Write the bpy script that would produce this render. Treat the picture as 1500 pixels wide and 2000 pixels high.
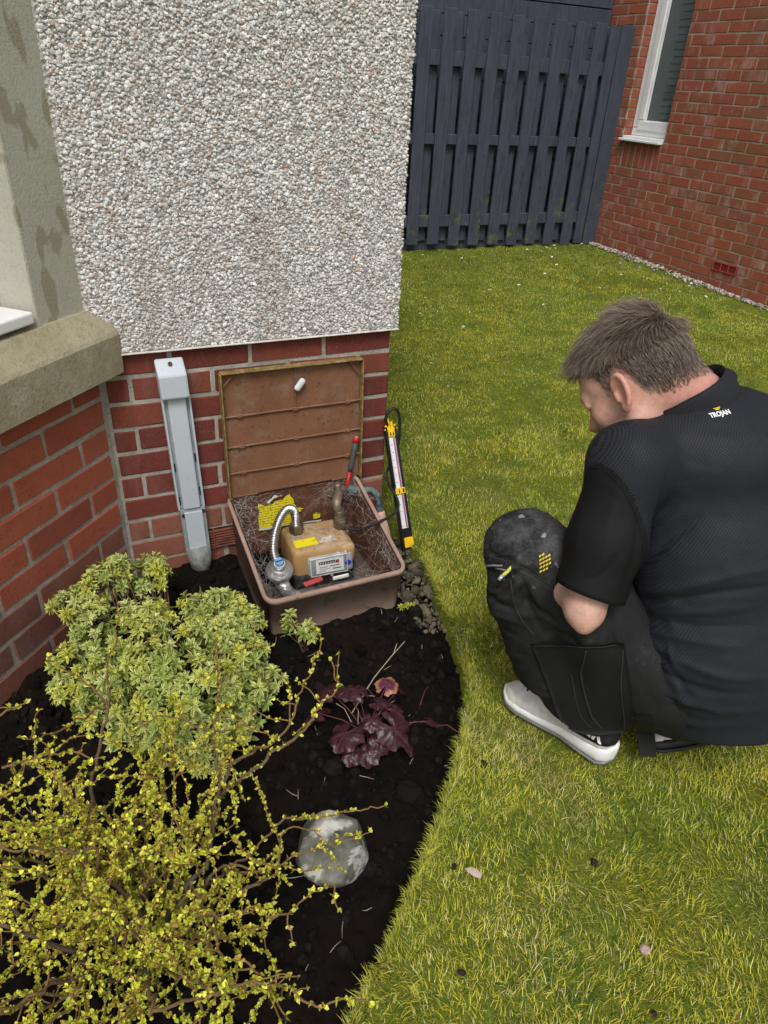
import bpy, bmesh, math, random
import numpy as np
from mathutils import Vector, Matrix, Quaternion
from mathutils.bvhtree import BVHTree

for o in list(bpy.data.objects): bpy.data.objects.remove(o)
scene = bpy.context.scene
COL = scene.collection
rng = np.random.default_rng(7)
random.seed(7)

# ------------------------------------------------------------------ camera
cd = bpy.data.cameras.new('camera'); cam = bpy.data.objects.new('camera', cd); COL.objects.link(cam)
CAM = Vector((-0.9627, -1.9333, 1.3391))
_r = Vector((0.905, -0.423, 0.049)); _f = Vector((0.3841, 0.7621, -0.5207)).normalized()
yaw, pitch, roll = 0.4668, -0.5477, 0.0575
_f = Vector((math.sin(yaw)*math.cos(pitch), math.cos(yaw)*math.cos(pitch), math.sin(pitch)))
_rt = Vector((math.cos(yaw), -math.sin(yaw), 0)); _up = _rt.cross(_f)
_r = math.cos(roll)*_rt + math.sin(roll)*_up; _u = -math.sin(roll)*_rt + math.cos(roll)*_up
m3 = Matrix((_r, _u, -_f)).transposed()
cam.matrix_world = Matrix.Translation(CAM) @ m3.to_4x4()
cd.sensor_fit = 'VERTICAL'; cd.sensor_height = 24.0; cd.lens = 1388.55/2000*24.0
cd.clip_start = 0.02; cd.clip_end = 500
scene.camera = cam

# ------------------------------------------------------------------ sky, sun, exposure
world = bpy.data.worlds.new('World'); scene.world = world; world.use_nodes = True
wn = world.node_tree; bg = wn.nodes['Background']
sky = wn.nodes.new('ShaderNodeTexSky'); sky.sky_type = 'NISHITA'; sky.sun_disc = False
SUN_EL, SUN_AZ = math.radians(56), math.radians(208)      # azimuth clockwise from +Y
sky.sun_elevation = SUN_EL; sky.sun_rotation = SUN_AZ
sky.air_density = 1.0; sky.dust_density = 5.0; sky.ozone_density = 1.0
hs = wn.nodes.new('ShaderNodeHueSaturation'); hs.inputs['Saturation'].default_value = 0.22
wn.links.new(sky.outputs[0], hs.inputs['Color']); wn.links.new(hs.outputs[0], bg.inputs['Color'])
bg.inputs['Strength'].default_value = 0.12
sd = bpy.data.lights.new('sun', 'SUN'); sun = bpy.data.objects.new('sun', sd); COL.objects.link(sun)
sd.energy = 1.5; sd.angle = math.radians(18); sd.color = (1.0, 0.965, 0.92)
sv = Vector((math.sin(SUN_AZ)*math.cos(SUN_EL), math.cos(SUN_AZ)*math.cos(SUN_EL), math.sin(SUN_EL)))
sun.rotation_euler = sv.to_track_quat('Z', 'Y').to_euler(); sun.location = sv*6
scene.view_settings.view_transform = 'Standard'; scene.view_settings.look = 'None'
scene.view_settings.gamma = 1; scene.view_settings.exposure = 0.18
scene.view_settings.use_curve_mapping = False

# ------------------------------------------------------------------ numpy noise
_perm = np.random.default_rng(3).permutation(256).astype(np.int64)
_grad = np.random.default_rng(4).normal(size=(256, 3)); _grad /= np.linalg.norm(_grad, axis=1, keepdims=True)
def perlin(P):
    P = np.asarray(P, float); i = np.floor(P).astype(np.int64); f = P - i; u = f*f*f*(f*(f*6-15)+10)
    r = 0
    for dx in (0, 1):
        for dy in (0, 1):
            for dz in (0, 1):
                h = _perm[(_perm[(_perm[(i[:, 0]+dx) & 255] + i[:, 1]+dy) & 255] + i[:, 2]+dz) & 255]
                g = _grad[h]; d = ((f - np.array([dx, dy, dz]))*g).sum(1)
                w = (u[:, 0] if dx else 1-u[:, 0])*(u[:, 1] if dy else 1-u[:, 1])*(u[:, 2] if dz else 1-u[:, 2])
                r = r + w*d
    return r*1.6
def fbm(P, octv=4, gain=.5):
    P = np.asarray(P, float); a = 1.0; t = 0; s = 0
    for k in range(octv):
        t = t + a*perlin(P*(2.03**k)+17.3*k); s += a; a *= gain
    return t/s
def sstep(a, b, x):
    t = np.clip((x-a)/(b-a), 0, 1); return t*t*(3-2*t)

# ------------------------------------------------------------------ mesh helpers (V, F) with F a list of index arrays
def world_of(o):
    if o is None: return Matrix.Identity(4)
    return world_of(o.parent) @ o.matrix_parent_inverse @ o.matrix_basis
def tag(o, label=None, cat=None, group=None, kind=None):
    if label: o['label'] = label
    if cat: o['category'] = cat
    if group: o['group'] = group
    if kind: o['kind'] = kind
    return o
def empty(name, loc, label=None, cat=None, group=None, kind=None, parent=None):
    o = bpy.data.objects.new(name, None); COL.objects.link(o); o.location = loc; o.empty_display_size = .05
    if parent: put(o, parent)
    return tag(o, label, cat, group, kind)
def put(o, parent):
    o.parent = parent; o.matrix_parent_inverse = world_of(parent).inverted(); return o
def mesh(name, VF, mat, smooth=False, col=None):
    V, F = VF[0], VF[1]
    V = np.asarray(V, np.float32)
    if isinstance(F, np.ndarray): F = [F]
    Fs = []
    if isinstance(F, list) and len(F) and not isinstance(F[0], np.ndarray):
        d = {}
        for f in F: d.setdefault(len(f), []).append(f)
        F = [np.array(v, np.int64) for v in d.values()]
    F = [f for f in F if len(f)]
    me = bpy.data.meshes.new(name)
    nl = sum(f.size for f in F); nf = sum(len(f) for f in F)
    me.vertices.add(len(V)); me.vertices.foreach_set('co', V.ravel())
    me.loops.add(nl); me.polygons.add(nf)
    me.loops.foreach_set('vertex_index', np.concatenate([f.ravel() for f in F]).astype(np.int32))
    tot = np.concatenate([np.full(len(f), f.shape[1]) for f in F]); st = np.concatenate([[0], np.cumsum(tot)[:-1]])
    me.polygons.foreach_set('loop_start', st.astype(np.int32))
    me.polygons.foreach_set('use_smooth', np.full(nf, bool(smooth)))
    if col is not None:
        a = me.color_attributes.new('Col', 'FLOAT_COLOR', 'POINT')
        c = np.ones((len(V), 4), np.float32); c[:, :3] = col; a.data.foreach_set('color', c.ravel())
    me.update(calc_edges=True); me.validate()
    me.materials.append(mat)
    return me
def obj(name, VF, mat, parent=None, smooth=False, col=None, label=None, cat=None, group=None, kind=None, loc=None, rot=None):
    me = VF if isinstance(VF, bpy.types.Mesh) else mesh(name, VF, mat, smooth, col)
    o = bpy.data.objects.new(name, me); COL.objects.link(o)
    if loc is not None: o.location = loc
    if rot is not None: o.rotation_euler = rot
    if parent is not None: put(o, parent)
    return tag(o, label, cat, group, kind)
def merge(L):
    V = []; F = {}; n = 0
    for v, f in L:
        v = np.asarray(v, float); V.append(v)
        if isinstance(f, np.ndarray): f = [f]
        for g in f:
            g = np.asarray(g)
            if g.ndim == 1: g = g[None]
            F.setdefault(g.shape[1], []).append(g+n)
        n += len(v)
    return np.concatenate(V), [np.concatenate(x) for x in F.values()]
def xf(VF, M):
    V = np.asarray(VF[0], float); A = np.array(M)
    return V @ A[:3, :3].T + A[:3, 3], VF[1]
def TRS(loc=(0, 0, 0), rot=(0, 0, 0), sc=(1, 1, 1)):
    from mathutils import Euler
    return Matrix.Translation(loc) @ Euler(rot).to_matrix().to_4x4() @ Matrix.Diagonal((*sc, 1))
def frame(o, x, y, z):
    M = Matrix((Vector(x), Vector(y), Vector(z))).transposed().to_4x4(); M.translation = Vector(o); return M
def bm_VF(bm):
    bm.verts.ensure_lookup_table(); bm.verts.index_update()
    V = np.array([v.co[:] for v in bm.verts]); d = {}
    for f in bm.faces: d.setdefault(len(f.verts), []).append([v.index for v in f.verts])
    return V, [np.array(x) for x in d.values()]
def rbox(x0, x1, y0, y1, z0, z1, b=0.003, seg=1):
    bm = bmesh.new(); bmesh.ops.create_cube(bm, size=1)
    for v in bm.verts: v.co = Vector(((x0+x1)/2+v.co.x*(x1-x0), (y0+y1)/2+v.co.y*(y1-y0), (z0+z1)/2+v.co.z*(z1-z0)))
    if b > 0: bmesh.ops.bevel(bm, geom=bm.edges[:], offset=b, segments=seg, affect='EDGES', profile=.5)
    r = bm_VF(bm); bm.free(); return r
def prism(poly, h0, h1):
    n = len(poly); P = np.array(poly, float)
    V = np.concatenate([np.c_[P, np.full(n, h0)], np.c_[P, np.full(n, h1)]])
    q = np.array([[i, (i+1) % n, n+(i+1) % n, n+i] for i in range(n)])
    F = [q, np.arange(n)[::-1][None].copy(), (np.arange(n)+n)[None]]
    if n == 4: F = [np.concatenate([q, F[1], F[2]])]
    return V, F
def tube(pts, rad, n=8, caps=True):
    P = np.array(pts, float); m = len(P); rad = np.broadcast_to(np.asarray(rad, float), (m,))
    T = np.gradient(P, axis=0); T /= np.linalg.norm(T, axis=1, keepdims=True)+1e-12
    a = np.array([0, 0, 1.]) if abs(T[0, 2]) < .9 else np.array([1., 0, 0])
    N = np.cross(T[0], a); N /= np.linalg.norm(N); Ns = [N]
    for i in range(1, m):
        N = N - T[i]*(N@T[i]); N /= np.linalg.norm(N)+1e-12; Ns.append(N)
    Ns = np.array(Ns); B = np.cross(T, Ns)
    an = np.linspace(0, 2*np.pi, n, endpoint=False)
    V = (P[:, None] + rad[:, None, None]*(np.cos(an)[None, :, None]*Ns[:, None]+np.sin(an)[None, :, None]*B[:, None])).reshape(-1, 3)
    i = np.arange(m-1)[:, None]; j = np.arange(n)[None]; k = (j+1) % n
    q = np.stack([i*n+j, i*n+k, (i+1)*n+k, (i+1)*n+j], -1).reshape(-1, 4)
    F = [q]
    if caps: F += [np.arange(n)[::-1][None].copy(), ((m-1)*n+np.arange(n))[None]] if n != 4 else []
    if caps and n == 4: F = [np.concatenate([q, np.arange(4)[::-1][None], ((m-1)*4+np.arange(4))[None]])]
    return V, F
def spline(pts, k=8):
    P = np.array(pts, float); P = np.vstack([2*P[0]-P[1], P, 2*P[-1]-P[-2]]); out = []
    for i in range(1, len(P)-2):
        for t in np.linspace(0, 1, k, endpoint=False):
            a, b, c, d = P[i-1], P[i], P[i+1], P[i+2]
            out.append(.5*((2*b)+(-a+c)*t+(2*a-5*b+4*c-d)*t*t+(-a+3*b-3*c+d)*t**3))
    out.append(P[-2]); return np.array(out)
def lathe(prof, n=16, M=None):
    P = np.array(prof, float); m = len(P); an = np.linspace(0, 2*np.pi, n, endpoint=False)
    V = np.stack([P[:, 0][:, None]*np.cos(an), P[:, 0][:, None]*np.sin(an), np.repeat(P[:, 1][:, None], n, 1)], -1).reshape(-1, 3)
    i = np.arange(m-1)[:, None]; j = np.arange(n)[None]; k = (j+1) % n
    F = [np.stack([i*n+j, i*n+k, (i+1)*n+k, (i+1)*n+j], -1).reshape(-1, 4), np.arange(n)[::-1][None].copy(), ((m-1)*n+np.arange(n))[None]]
    return xf((V, F), M) if M is not None else (V, F)
def along(a, b):      # matrix taking +Z to b-a, origin at a
    d = Vector(b)-Vector(a); return Matrix.Translation(a) @ d.to_track_quat('Z', 'Y').to_matrix().to_4x4()
def ico(sub=1):
    bm = bmesh.new(); bmesh.ops.create_icosphere(bm, subdivisions=sub, radius=1); r = bm_VF(bm); bm.free(); return r
def scatter(tpls, pos, R, S):
    """tpls: list of (V, tri F); pos (n,3); R (n,3,3); S (n,3)"""
    n = len(pos); which = rng.integers(0, len(tpls), n); Vs = []; Fs = []; idx = []; off = 0
    for t, (V, F) in enumerate(tpls):
        sel = np.where(which == t)[0]
        if not len(sel): continue
        F = F[0] if isinstance(F, list) else F
        W = np.einsum('nij,nvj->nvi', R[sel], V[None]*S[sel][:, None])+pos[sel][:, None]
        Vs.append(W.reshape(-1, 3)); Fs.append((F[None]+(np.arange(len(sel))*len(V))[:, None, None]).reshape(-1, F.shape[1])+off)
        idx.append(np.repeat(sel, len(V))); off += len(sel)*len(V)
    return np.concatenate(Vs), [np.concatenate(Fs)], np.concatenate(idx)
def randrot(n):
    q = rng.normal(size=(n, 4)); q /= np.linalg.norm(q, axis=1, keepdims=True); w, x, y, z = q.T
    return np.stack([1-2*(y*y+z*z), 2*(x*y-w*z), 2*(x*z+w*y), 2*(x*y+w*z), 1-2*(x*x+z*z), 2*(y*z-w*x), 2*(x*z-w*y), 2*(y*z+w*x), 1-2*(x*x+y*y)], -1).reshape(n, 3, 3)
def rotz(a):
    c, s, z, o = np.cos(a), np.sin(a), 0*a, 1+0*a
    return np.stack([c, -s, z, s, c, z, z, z, o], -1).reshape(-1, 3, 3)

# ------------------------------------------------------------------ materials
class Mat:
    def __init__(s, name, rough=.7, spec=.3, metal=0.0):
        s.m = bpy.data.materials.new(name); s.m.use_nodes = True; s.nt = s.m.node_tree; s.b = s.nt.nodes['Principled BSDF']
        s.b.inputs['Roughness'].default_value = rough; s.b.inputs['Specular IOR Level'].default_value = spec; s.b.inputs['Metallic'].default_value = metal
        s._tc = None; s._bump = None
    def n(s, t, **k):
        x = s.nt.nodes.new(t)
        for a, v in k.items(): setattr(x, a, v)
        return x
    def set(s, sock, v):
        if isinstance(v, bpy.types.NodeSocket): s.nt.links.new(v, sock)
        elif isinstance(v, (tuple, list)): sock.default_value = (*v, 1) if len(v) == 3 and len(sock.default_value) == 4 else v
        else: sock.default_value = v
    def co(s, rnd=False):
        if s._tc is None:
            s._tc = s.n('ShaderNodeTexCoord').outputs['Object']
            if rnd:
                oi = s.n('ShaderNodeObjectInfo'); s.rnd = oi.outputs['Random']
                mu = s.n('ShaderNodeMath', operation='MULTIPLY'); s.set(mu.inputs[0], s.rnd); mu.inputs[1].default_value = 37.0
                va = s.n('ShaderNodeVectorMath', operation='ADD'); s.set(va.inputs[0], s._tc); s.set(va.inputs[1], mu.outputs[0]); s._tc = va.outputs[0]
        return s._tc
    def noise(s, scale, detail=4, rough=.55, stretch=None, dist=0):
        v = s.co()
        if stretch:
            mp = s.n('ShaderNodeMapping'); s.set(mp.inputs['Vector'], v); mp.inputs['Scale'].default_value = stretch; v = mp.outputs[0]
        x = s.n('ShaderNodeTexNoise'); s.set(x.inputs['Vector'], v); x.inputs['Scale'].default_value = scale; x.inputs['Detail'].default_value = detail; x.inputs['Roughness'].default_value = rough; x.inputs['Distortion'].default_value = dist
        return x.outputs['Fac']
    def voro(s, scale, feature='F1'):
        x = s.n('ShaderNodeTexVoronoi', feature=feature); s.set(x.inputs['Vector'], s.co()); x.inputs['Scale'].default_value = scale
        return x.outputs['Distance']
    def ramp(s, fac, stops, interp='LINEAR'):
        x = s.n('ShaderNodeValToRGB'); e = x.color_ramp.elements; x.color_ramp.interpolation = interp
        while len(e) < len(stops): e.new(.5)
        for i, (p, c) in enumerate(stops):
            e[i].position = p; e[i].color = (c, c, c, 1) if not isinstance(c, (tuple, list)) else (*c, 1)
        s.set(x.inputs[0], fac); return x.outputs[0]
    def mix(s, a, b, fac, mode='MIX'):
        x = s.n('ShaderNodeMix', data_type='RGBA', blend_type=mode); s.set(x.inputs[0], fac); s.set(x.inputs[6], a); s.set(x.inputs[7], b); return x.outputs[2]
    def math(s, op, a, b=0.0):
        x = s.n('ShaderNodeMath', operation=op); s.set(x.inputs[0], a); s.set(x.inputs[1], b); return x.outputs[0]
    def base(s, c): s.set(s.b.inputs['Base Color'], c); return s
    def rough(s, v): s.set(s.b.inputs['Roughness'], v); return s
    def bump(s, h, dist=.002, strength=1.0):
        x = s.n('ShaderNodeBump'); s.set(x.inputs['Height'], h); x.inputs['Distance'].default_value = dist; x.inputs['Strength'].default_value = strength
        if s._bump is not None: s.nt.links.new(s._bump, x.inputs['Normal'])
        s._bump = x.outputs[0]; s.nt.links.new(s._bump, s.b.inputs['Normal']); return s
    def attr(s, name='Col'):
        x = s.n('ShaderNodeAttribute', attribute_name=name); return x.outputs['Color']
    def transl(s, col, fac):
        t = s.n('ShaderNodeBsdfTranslucent'); s.set(t.inputs['Color'], col); mx = s.n('ShaderNodeMixShader'); mx.inputs[0].default_value = fac
        s.nt.links.new(s.b.outputs[0], mx.inputs[1]); s.nt.links.new(t.outputs[0], mx.inputs[2]); s.nt.links.new(mx.outputs[0], s.nt.nodes['Material Output'].inputs['Surface']); return s
MAT = {}
def simple(name, c, rough=.5, spec=.3, metal=0.0, var=.25, scale=30, bump=0.0, bscale=200):
    if name in MAT: return MAT[name]
    m = Mat(name, rough, spec, metal); c = np.array(c)
    f = m.noise(scale, 5, .6)
    m.base(m.ramp(f, [(.3, tuple(c*(1-var))), (.7, tuple(np.minimum(c*(1+var), 1)))]))
    if bump: m.bump(m.noise(bscale, 4), bump)
    MAT[name] = m.m; return m.m
def brick_mat(name, cols, white=.0, dirt=.3):
    m = Mat(name, .82, .2); m.co(True)
    c = m.ramp(m.rnd, [(i/max(1, len(cols)-1), k) for i, k in enumerate(cols)])
    c = m.mix(c, (.5, .5, .5), m.ramp(m.noise(18, 4), [(.35, 0), (.75, .28)]), 'OVERLAY')
    c = m.mix(c, (.035, .018, .014), m.ramp(m.noise(9, 6, .7), [(.5, 0), (.75, dirt)]))
    c = m.mix(c, (.02, .012, .01), m.ramp(m.voro(95), [(.10, .85), (.17, 0)]))
    c = m.mix(c, (.42, .30, .25), m.ramp(m.noise(260, 2, .5), [(.68, 0), (.74, .55)]))
    if white > 0:
        c = m.mix(c, (.62, .57, .55), m.ramp(m.noise(7, 6, .75, stretch=(1, 1, .45)), [(.52, 0), (.8, white)]))
    m.base(c); m.bump(m.noise(60, 5, .7), .0022, .9); m.bump(m.ramp(m.voro(95), [(.08, 0), (.2, 1)]), .001, .6)
    return m.m
M_brick = brick_mat('brick_red', [(.125, .034, .026), (.185, .045, .032), (.15, .038, .029), (.20, .056, .036), (.135, .030, .028)], .12)
M_brick_bay = brick_mat('brick_orange_red', [(.33, .086, .052), (.40, .105, .060), (.35, .092, .054), (.27, .074, .048), (.42, .115, .068)], .06, .22)
M_brick_low = brick_mat('brick_weathered', [(.21, .085, .06), (.26, .10, .065), (.18, .075, .06), (.23, .082, .056)], .16, .35)
M_brick_nb = brick_mat('brick_neighbour', [(.27, .082, .050), (.32, .097, .056), (.285, .085, .053), (.25, .098, .054), (.30, .09, .054), (.33, .10, .056)], .5, .2)
def mortar_mat(name, c):
    m = Mat(name, .95, .1); f = m.noise(14, 6, .65)
    k = m.ramp(f, [(.3, tuple(np.array(c)*.6)), (.55, c), (.75, tuple(np.array(c)*1.25))])
    m.base(m.mix(k, (.10, .085, .065), m.ramp(m.noise(160, 3), [(.55, 0), (.7, .5)]))); m.bump(m.noise(110, 5, .7), .003); return m.m
M_mortar = mortar_mat('mortar', (.40, .37, .32)); M_mortar_nb = mortar_mat('mortar_neighbour', (.40, .34, .27))
def stone_mat():
    m = Mat('sandstone', .92, .15); f = m.noise(5, 6, .6)
    c = m.ramp(f, [(.3, (.30, .26, .17)), (.55, (.38, .34, .235)), (.75, (.44, .40, .30))])
    c = m.mix(c, (.17, .14, .065), m.ramp(m.noise(55, 6, .8), [(.48, 0), (.75, .75)]))
    c = m.mix(c, (.62, .60, .52), m.ramp(m.noise(10, 5, .7), [(.62, 0), (.75, .5)]))
    m.base(c); m.bump(m.noise(140, 5, .7), .003); return m.m
def jamb_mat():
    m = Mat('dressed_stone', .9, .15); c = m.ramp(m.noise(3, 5, .6), [(.3, (.43, .415, .345)), (.7, (.53, .515, .44))])
    c = m.mix(c, (.24, .20, .12), m.ramp(m.noise(24, 2, .4, stretch=(1, 1, .5)), [(.57, 0), (.62, .55)]))
    c = m.mix(c, (.2, .17, .11), m.ramp(m.noise(120, 4, .7), [(.5, 0), (.8, .4)]))
    m.base(c); m.bump(m.noise(160, 5, .7), .002); return m.m
M_stone = stone_mat(); M_jamb = jamb_mat()
def attr_mat(name, rough=.7, spec=.2, transl=0.0, bump=0.0, bscale=150):
    m = Mat(name, rough, spec); c = m.attr(); m.base(c)
    if bump: m.bump(m.noise(bscale, 4, .6), bump)
    if transl: m.transl(c, transl)
    return m.m
M_pebble = attr_mat('spar_chippings', .55, .35, 0, .0008, 300)
def roughcast_mat():
    m = Mat('roughcast', .95, .1); v = m.voro(95)
    m.base(m.ramp(m.noise(60, 5), [(.3, (.36, .34, .32)), (.7, (.52, .49, .46))])); m.bump(v, .006); return m.m
M_roughcast = roughcast_mat()
M_pvc = simple('white_pvc', (.78, .79, .80), .3, .4, var=.06, scale=8)
def soil_mat():
    m = Mat('soil', .95, .12); f = m.noise(45, 6, .7)
    c = m.ramp(f, [(.3, (.003, .0023, .0019)), (.6, (.0065, .0047, .0037)), (.85, (.016, .011, .008))])
    c = m.mix(c, (.018, .009, .006), m.ramp(m.noise(4, 3), [(.5, 0), (.7, .5)]))
    m.base(c); m.bump(m.noise(150, 6, .75), .004); return m.m
M_soil = soil_mat()
def turf_mat():
    m = Mat('turf', .95, .05); c = m.ramp(m.noise(7, 6, .7), [(.3, (.10, .145, .018)), (.55, (.16, .19, .026)), (.75, (.22, .22, .04))])
    c = m.mix(c, (.035, .028, .014), m.ramp(m.noise(90, 5, .7), [(.5, 0), (.75, .6)])); m.base(c); m.bump(m.noise(240, 4, .7), .006); return m.m
M_turf = turf_mat()
M_grass = attr_mat('grass_blade', .62, .25, .30)
M_gravel = attr_mat('gravel_stone', .85, .25, 0, .001, 200)
M_clod = attr_mat('soil_clod', .95, .12, 0, .003, 160)

# ------------------------------------------------------------------ the ground
def lawn_z(x, y):
    P = np.c_[x, y, 0*x]
    return .07*sstep(1.2, 3.7, y) + .006*fbm(P*3.0, 2) + .004*fbm(P*14, 2)
EY = np.array([-2.6, -1.423, -1.383, -1.343, -1.283, -1.22, -1.151, -1.081, -.992, -.9, -.769, -.632, -.469, -.341, -.239, -.1, .0, 4.2])
EX = np.array([-2.05, -.708, -.662, -.604, -.532, -.466, -.392, -.327, -.242, -.168, -.103, -.055, -.016, .015, .022, .028, .03, .03])
def edge_x(y):
    return np.interp(y, EY, EX) + .012*perlin(np.c_[y*9, 0*y+3, 0*y]) + .008*perlin(np.c_[y*24, 0*y, 0*y]) + .005*perlin(np.c_[y*70, 0*y+5, 0*y])
def soil_z(x, y):
    P = np.c_[x, y, 0*x]
    e = np.interp(y, EY, EX) - x
    z = -.058 + .020*fbm(P*4.5, 2) + .026*fbm(P*17, 3) + .010*np.abs(fbm(P*42, 3))
    z += .028*sstep(-.20, -.02, y)*sstep(-.1, -.4, x)
    z -= .018*sstep(.10, .0, e)
    return z
gs = 70.0
obj('ground', (np.array([[-gs, -gs, -.14], [gs, -gs, -.14], [gs, gs, -.14], [-gs, gs, -.14]]), [np.array([[0, 1, 2, 3]])]), M_turf, kind='structure')
# lawn sheet with a cut edge down to the bed
ys = np.concatenate([np.linspace(-2.6, 0, 200), np.linspace(.03, 6.0, 120)]); nu = 110
u = np.linspace(0, 1, nu)**1.5
Xg = edge_x(ys)[:, None] + u[None]*(8.0-edge_x(ys)[:, None]); Yg = np.repeat(ys[:, None], nu, 1)
Zg = lawn_z(Xg.ravel(), Yg.ravel()).reshape(Xg.shape); Zg[:, 0] -= .004
V = np.stack([Xg, Yg, Zg], -1).reshape(-1, 3)
i = np.arange(len(ys)-1)[:, None]; j = np.arange(nu-1)[None]
F = np.stack([i*nu+j, i*nu+j+1, (i+1)*nu+j+1, (i+1)*nu+j], -1).reshape(-1, 4)
sk = V.reshape(len(ys), nu, 3)[:, 0]; s2 = sk.copy(); s2[:, 0] -= .012+.008*perlin(sk*60); s2[:, 2] = -.13
n0 = len(V); k = np.arange(len(ys)-1)
F2 = np.stack([k*nu, (k+1)*nu, n0+k+1, n0+k], -1)
lawn = obj('lawn', (np.concatenate([V, s2]), [F, F2]), M_turf, smooth=True, kind='structure')
# soil bed
xs = np.arange(-1.75, .06, .0065); ysb = np.arange(-2.3, .05, .0065)
XX, YY = np.meshgrid(xs, ysb); ZZ = soil_z(XX.ravel(), YY.ravel())
ok = (XX.ravel() < edge_x(YY.ravel())+.02)
V = np.c_[XX.ravel(), YY.ravel(), ZZ]; nx = len(xs)
i = np.arange(len(ysb)-1)[:, None]; j = np.arange(nx-1)[None]
F = np.stack([i*nx+j, i*nx+j+1, (i+1)*nx+j+1, (i+1)*nx+j], -1).reshape(-1, 4); F = F[ok[F].all(1)]
bed = obj('flower_bed', (V, [F]), M_soil, smooth=True, kind='structure')
# clods
def clod_tpl(n, sub=1, amp=.35):
    out = []
    for q in range(n):
        v, f = ico(sub); v = v*(1+amp*rng.uniform(-1, 1, (len(v), 1))); out.append((v, f))
    return out
T20 = clod_tpl(8); T80 = clod_tpl(6, 2, .22)
TC = []
for q in range(8):
    v_, f_ = ico(2); v_ = v_*(1+.42*fbm(v_*1.5+q*9, 3)[:, None]+.10*rng.uniform(-1, 1, (len(v_), 1))); TC.append((v_, f_))
n = 5200; cx = rng.uniform(-1.5, .03, n); cy = rng.uniform(-2.0, -.03, n)
ok = (cx < edge_x(cy)-.012) & ~((cx > -.55) & (cx < -.10) & (cy > -.42)) & (cx+.85 > -np.abs(cy)*1.0+.02)
cx, cy = cx[ok], cy[ok]; r = .0035+.011*rng.random(len(cx))**3.2; r = np.where(rng.random(len(cx)) < .05, r*1.9+.004, r)
S = r[:, None]*rng.uniform(.7, 1.25, (len(cx), 3)); pos = np.c_[cx, cy, soil_z(cx, cy)+r*.35]
V, F, ix = scatter(TC, pos, randrot(len(cx)), S)
cc = np.array([.0066, .005, .0041])[None]*rng.uniform(.4, 2.3, (len(cx), 1))
obj('soil_clods', (V, F), M_clod, bed, False, cc[ix], kind='stuff')
# pale dead stalks lying on the soil
st = []
for q in range(75):
    x, y = rng.uniform(-1.2, 0), rng.uniform(-1.6, -.1)
    if x > edge_x(np.array([y]))[0]-.02 or (x > -.56 and y > -.44) or x+.85 < -abs(y)*1.0+.04: continue
    a = rng.uniform(0, 6.28); L = rng.uniform(.008, .035); z = soil_z(np.array([x]), np.array([y]))[0]+.012
    p0 = np.array([x, y, z]); p1 = p0+np.array([math.cos(a)*L, math.sin(a)*L, rng.uniform(-.004, .012)])
    st.append(tube([p0, (p0+p1)/2+rng.normal(0, .0012, 3), p1], [.0006, .0006, .0003], 4))
obj('straw_bits', merge(st), simple('straw', (.42, .36, .26), .8), bed, kind='stuff')

# grass blades --------------------------------------------------------------
def grass(nA, region, Lr, wr, seed, wide=1.0):
    g = np.random.default_rng(seed); x0, x1, y0, y1 = region
    x = g.uniform(x0, x1, nA); y = g.uniform(y0, y1, nA)
    return x, y, g
GX = []; GY = []; GL = []; GW = []
def add_grass(reg, dens, L, W, cond, seed):
    g = np.random.default_rng(seed); x0, x1, y0, y1 = reg; n = int((x1-x0)*(y1-y0)*dens)
    x = g.uniform(x0, x1, n); y = g.uniform(y0, y1, n); ok = cond(x, y) & (x > edge_x(y)-.004)
    x, y = x[ok], y[ok]; GX.append(x); GY.append(y); GL.append(g.uniform(*L, len(x))); GW.append(g.uniform(*W, len(x)))
right = lambda y: -.067+1.2*(y+1.71)+.30
add_grass((-1.4, 1.9, -2.0, -.6), 52000, (.011, .030), (.0010, .0022), lambda x, y: (x < right(y)) & (y > -1.95), 1)
add_grass((-.1, 2.4, -.6, .5), 34000, (.010, .024), (.0012, .0024), lambda x, y: x < right(y), 2)
add_grass((.03, 3.7, .5, 1.9), 19000, (.010, .021), (.0016, .0030), lambda x, y: x < right(y), 3)
add_grass((.03, 3.93, 1.9, 3.75), 12000, (.011, .022), (.0022, .0040), lambda x, y: x < 3.86-.10*np.abs(np.sin(y*1.7)), 4)
add_grass((.03, 4.0, -2.6, 1.9), 1500, (.018, .03), (.003, .005), lambda x, y: x >= right(y), 5)
# shaggier fringe along the cut edge
g = np.random.default_rng(9); n = 9000; y = g.uniform(-1.95, -.28, n); x = edge_x(y)+np.abs(g.normal(0, .012, n))-.006*g.random(n)
GX.append(x); GY.append(y); GL.append(g.uniform(.012, .036, n)); GW.append(g.uniform(.001, .002, n))
x = np.concatenate(GX); y = np.concatenate(GY); L = np.concatenate(GL); W = np.concatenate(GW); n = len(x)
P2 = np.c_[x, y, 0*x]
clump = fbm(P2*9, 3); L = L*(1+.45*clump)
L = L*(1-.65*np.exp(-(((x-.01)*.92+(y+1.02)*.39)**2/.008+(((y+1.02)*.92-(x-.01)*.39)/.19)**4))*1.0)
az = rng.uniform(0, 2*np.pi, n)*.65 + 6.0*fbm(P2*2.3+40, 2) + 3.5*fbm(P2*12+9, 2)
lean = np.clip(rng.normal(.90, .36, n), .12, 1.4)
d = np.c_[np.cos(az), np.sin(az), 0*az]; s = np.c_[-np.sin(az), np.cos(az), 0*az]
b = np.c_[x, y, lawn_z(x, y)-.003]
mid = b + (L*.55)[:, None]*(d*np.sin(lean*.7)[:, None]+np.array([0, 0, 1])*np.cos(lean*.7)[:, None])
tip = mid + (L*.5)[:, None]*(d*np.sin(np.minimum(lean*1.12, 1.6))[:, None]+np.array([0, 0, 1])*np.cos(np.minimum(lean*1.12, 1.6))[:, None])
w = W[:, None]*.5
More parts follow.
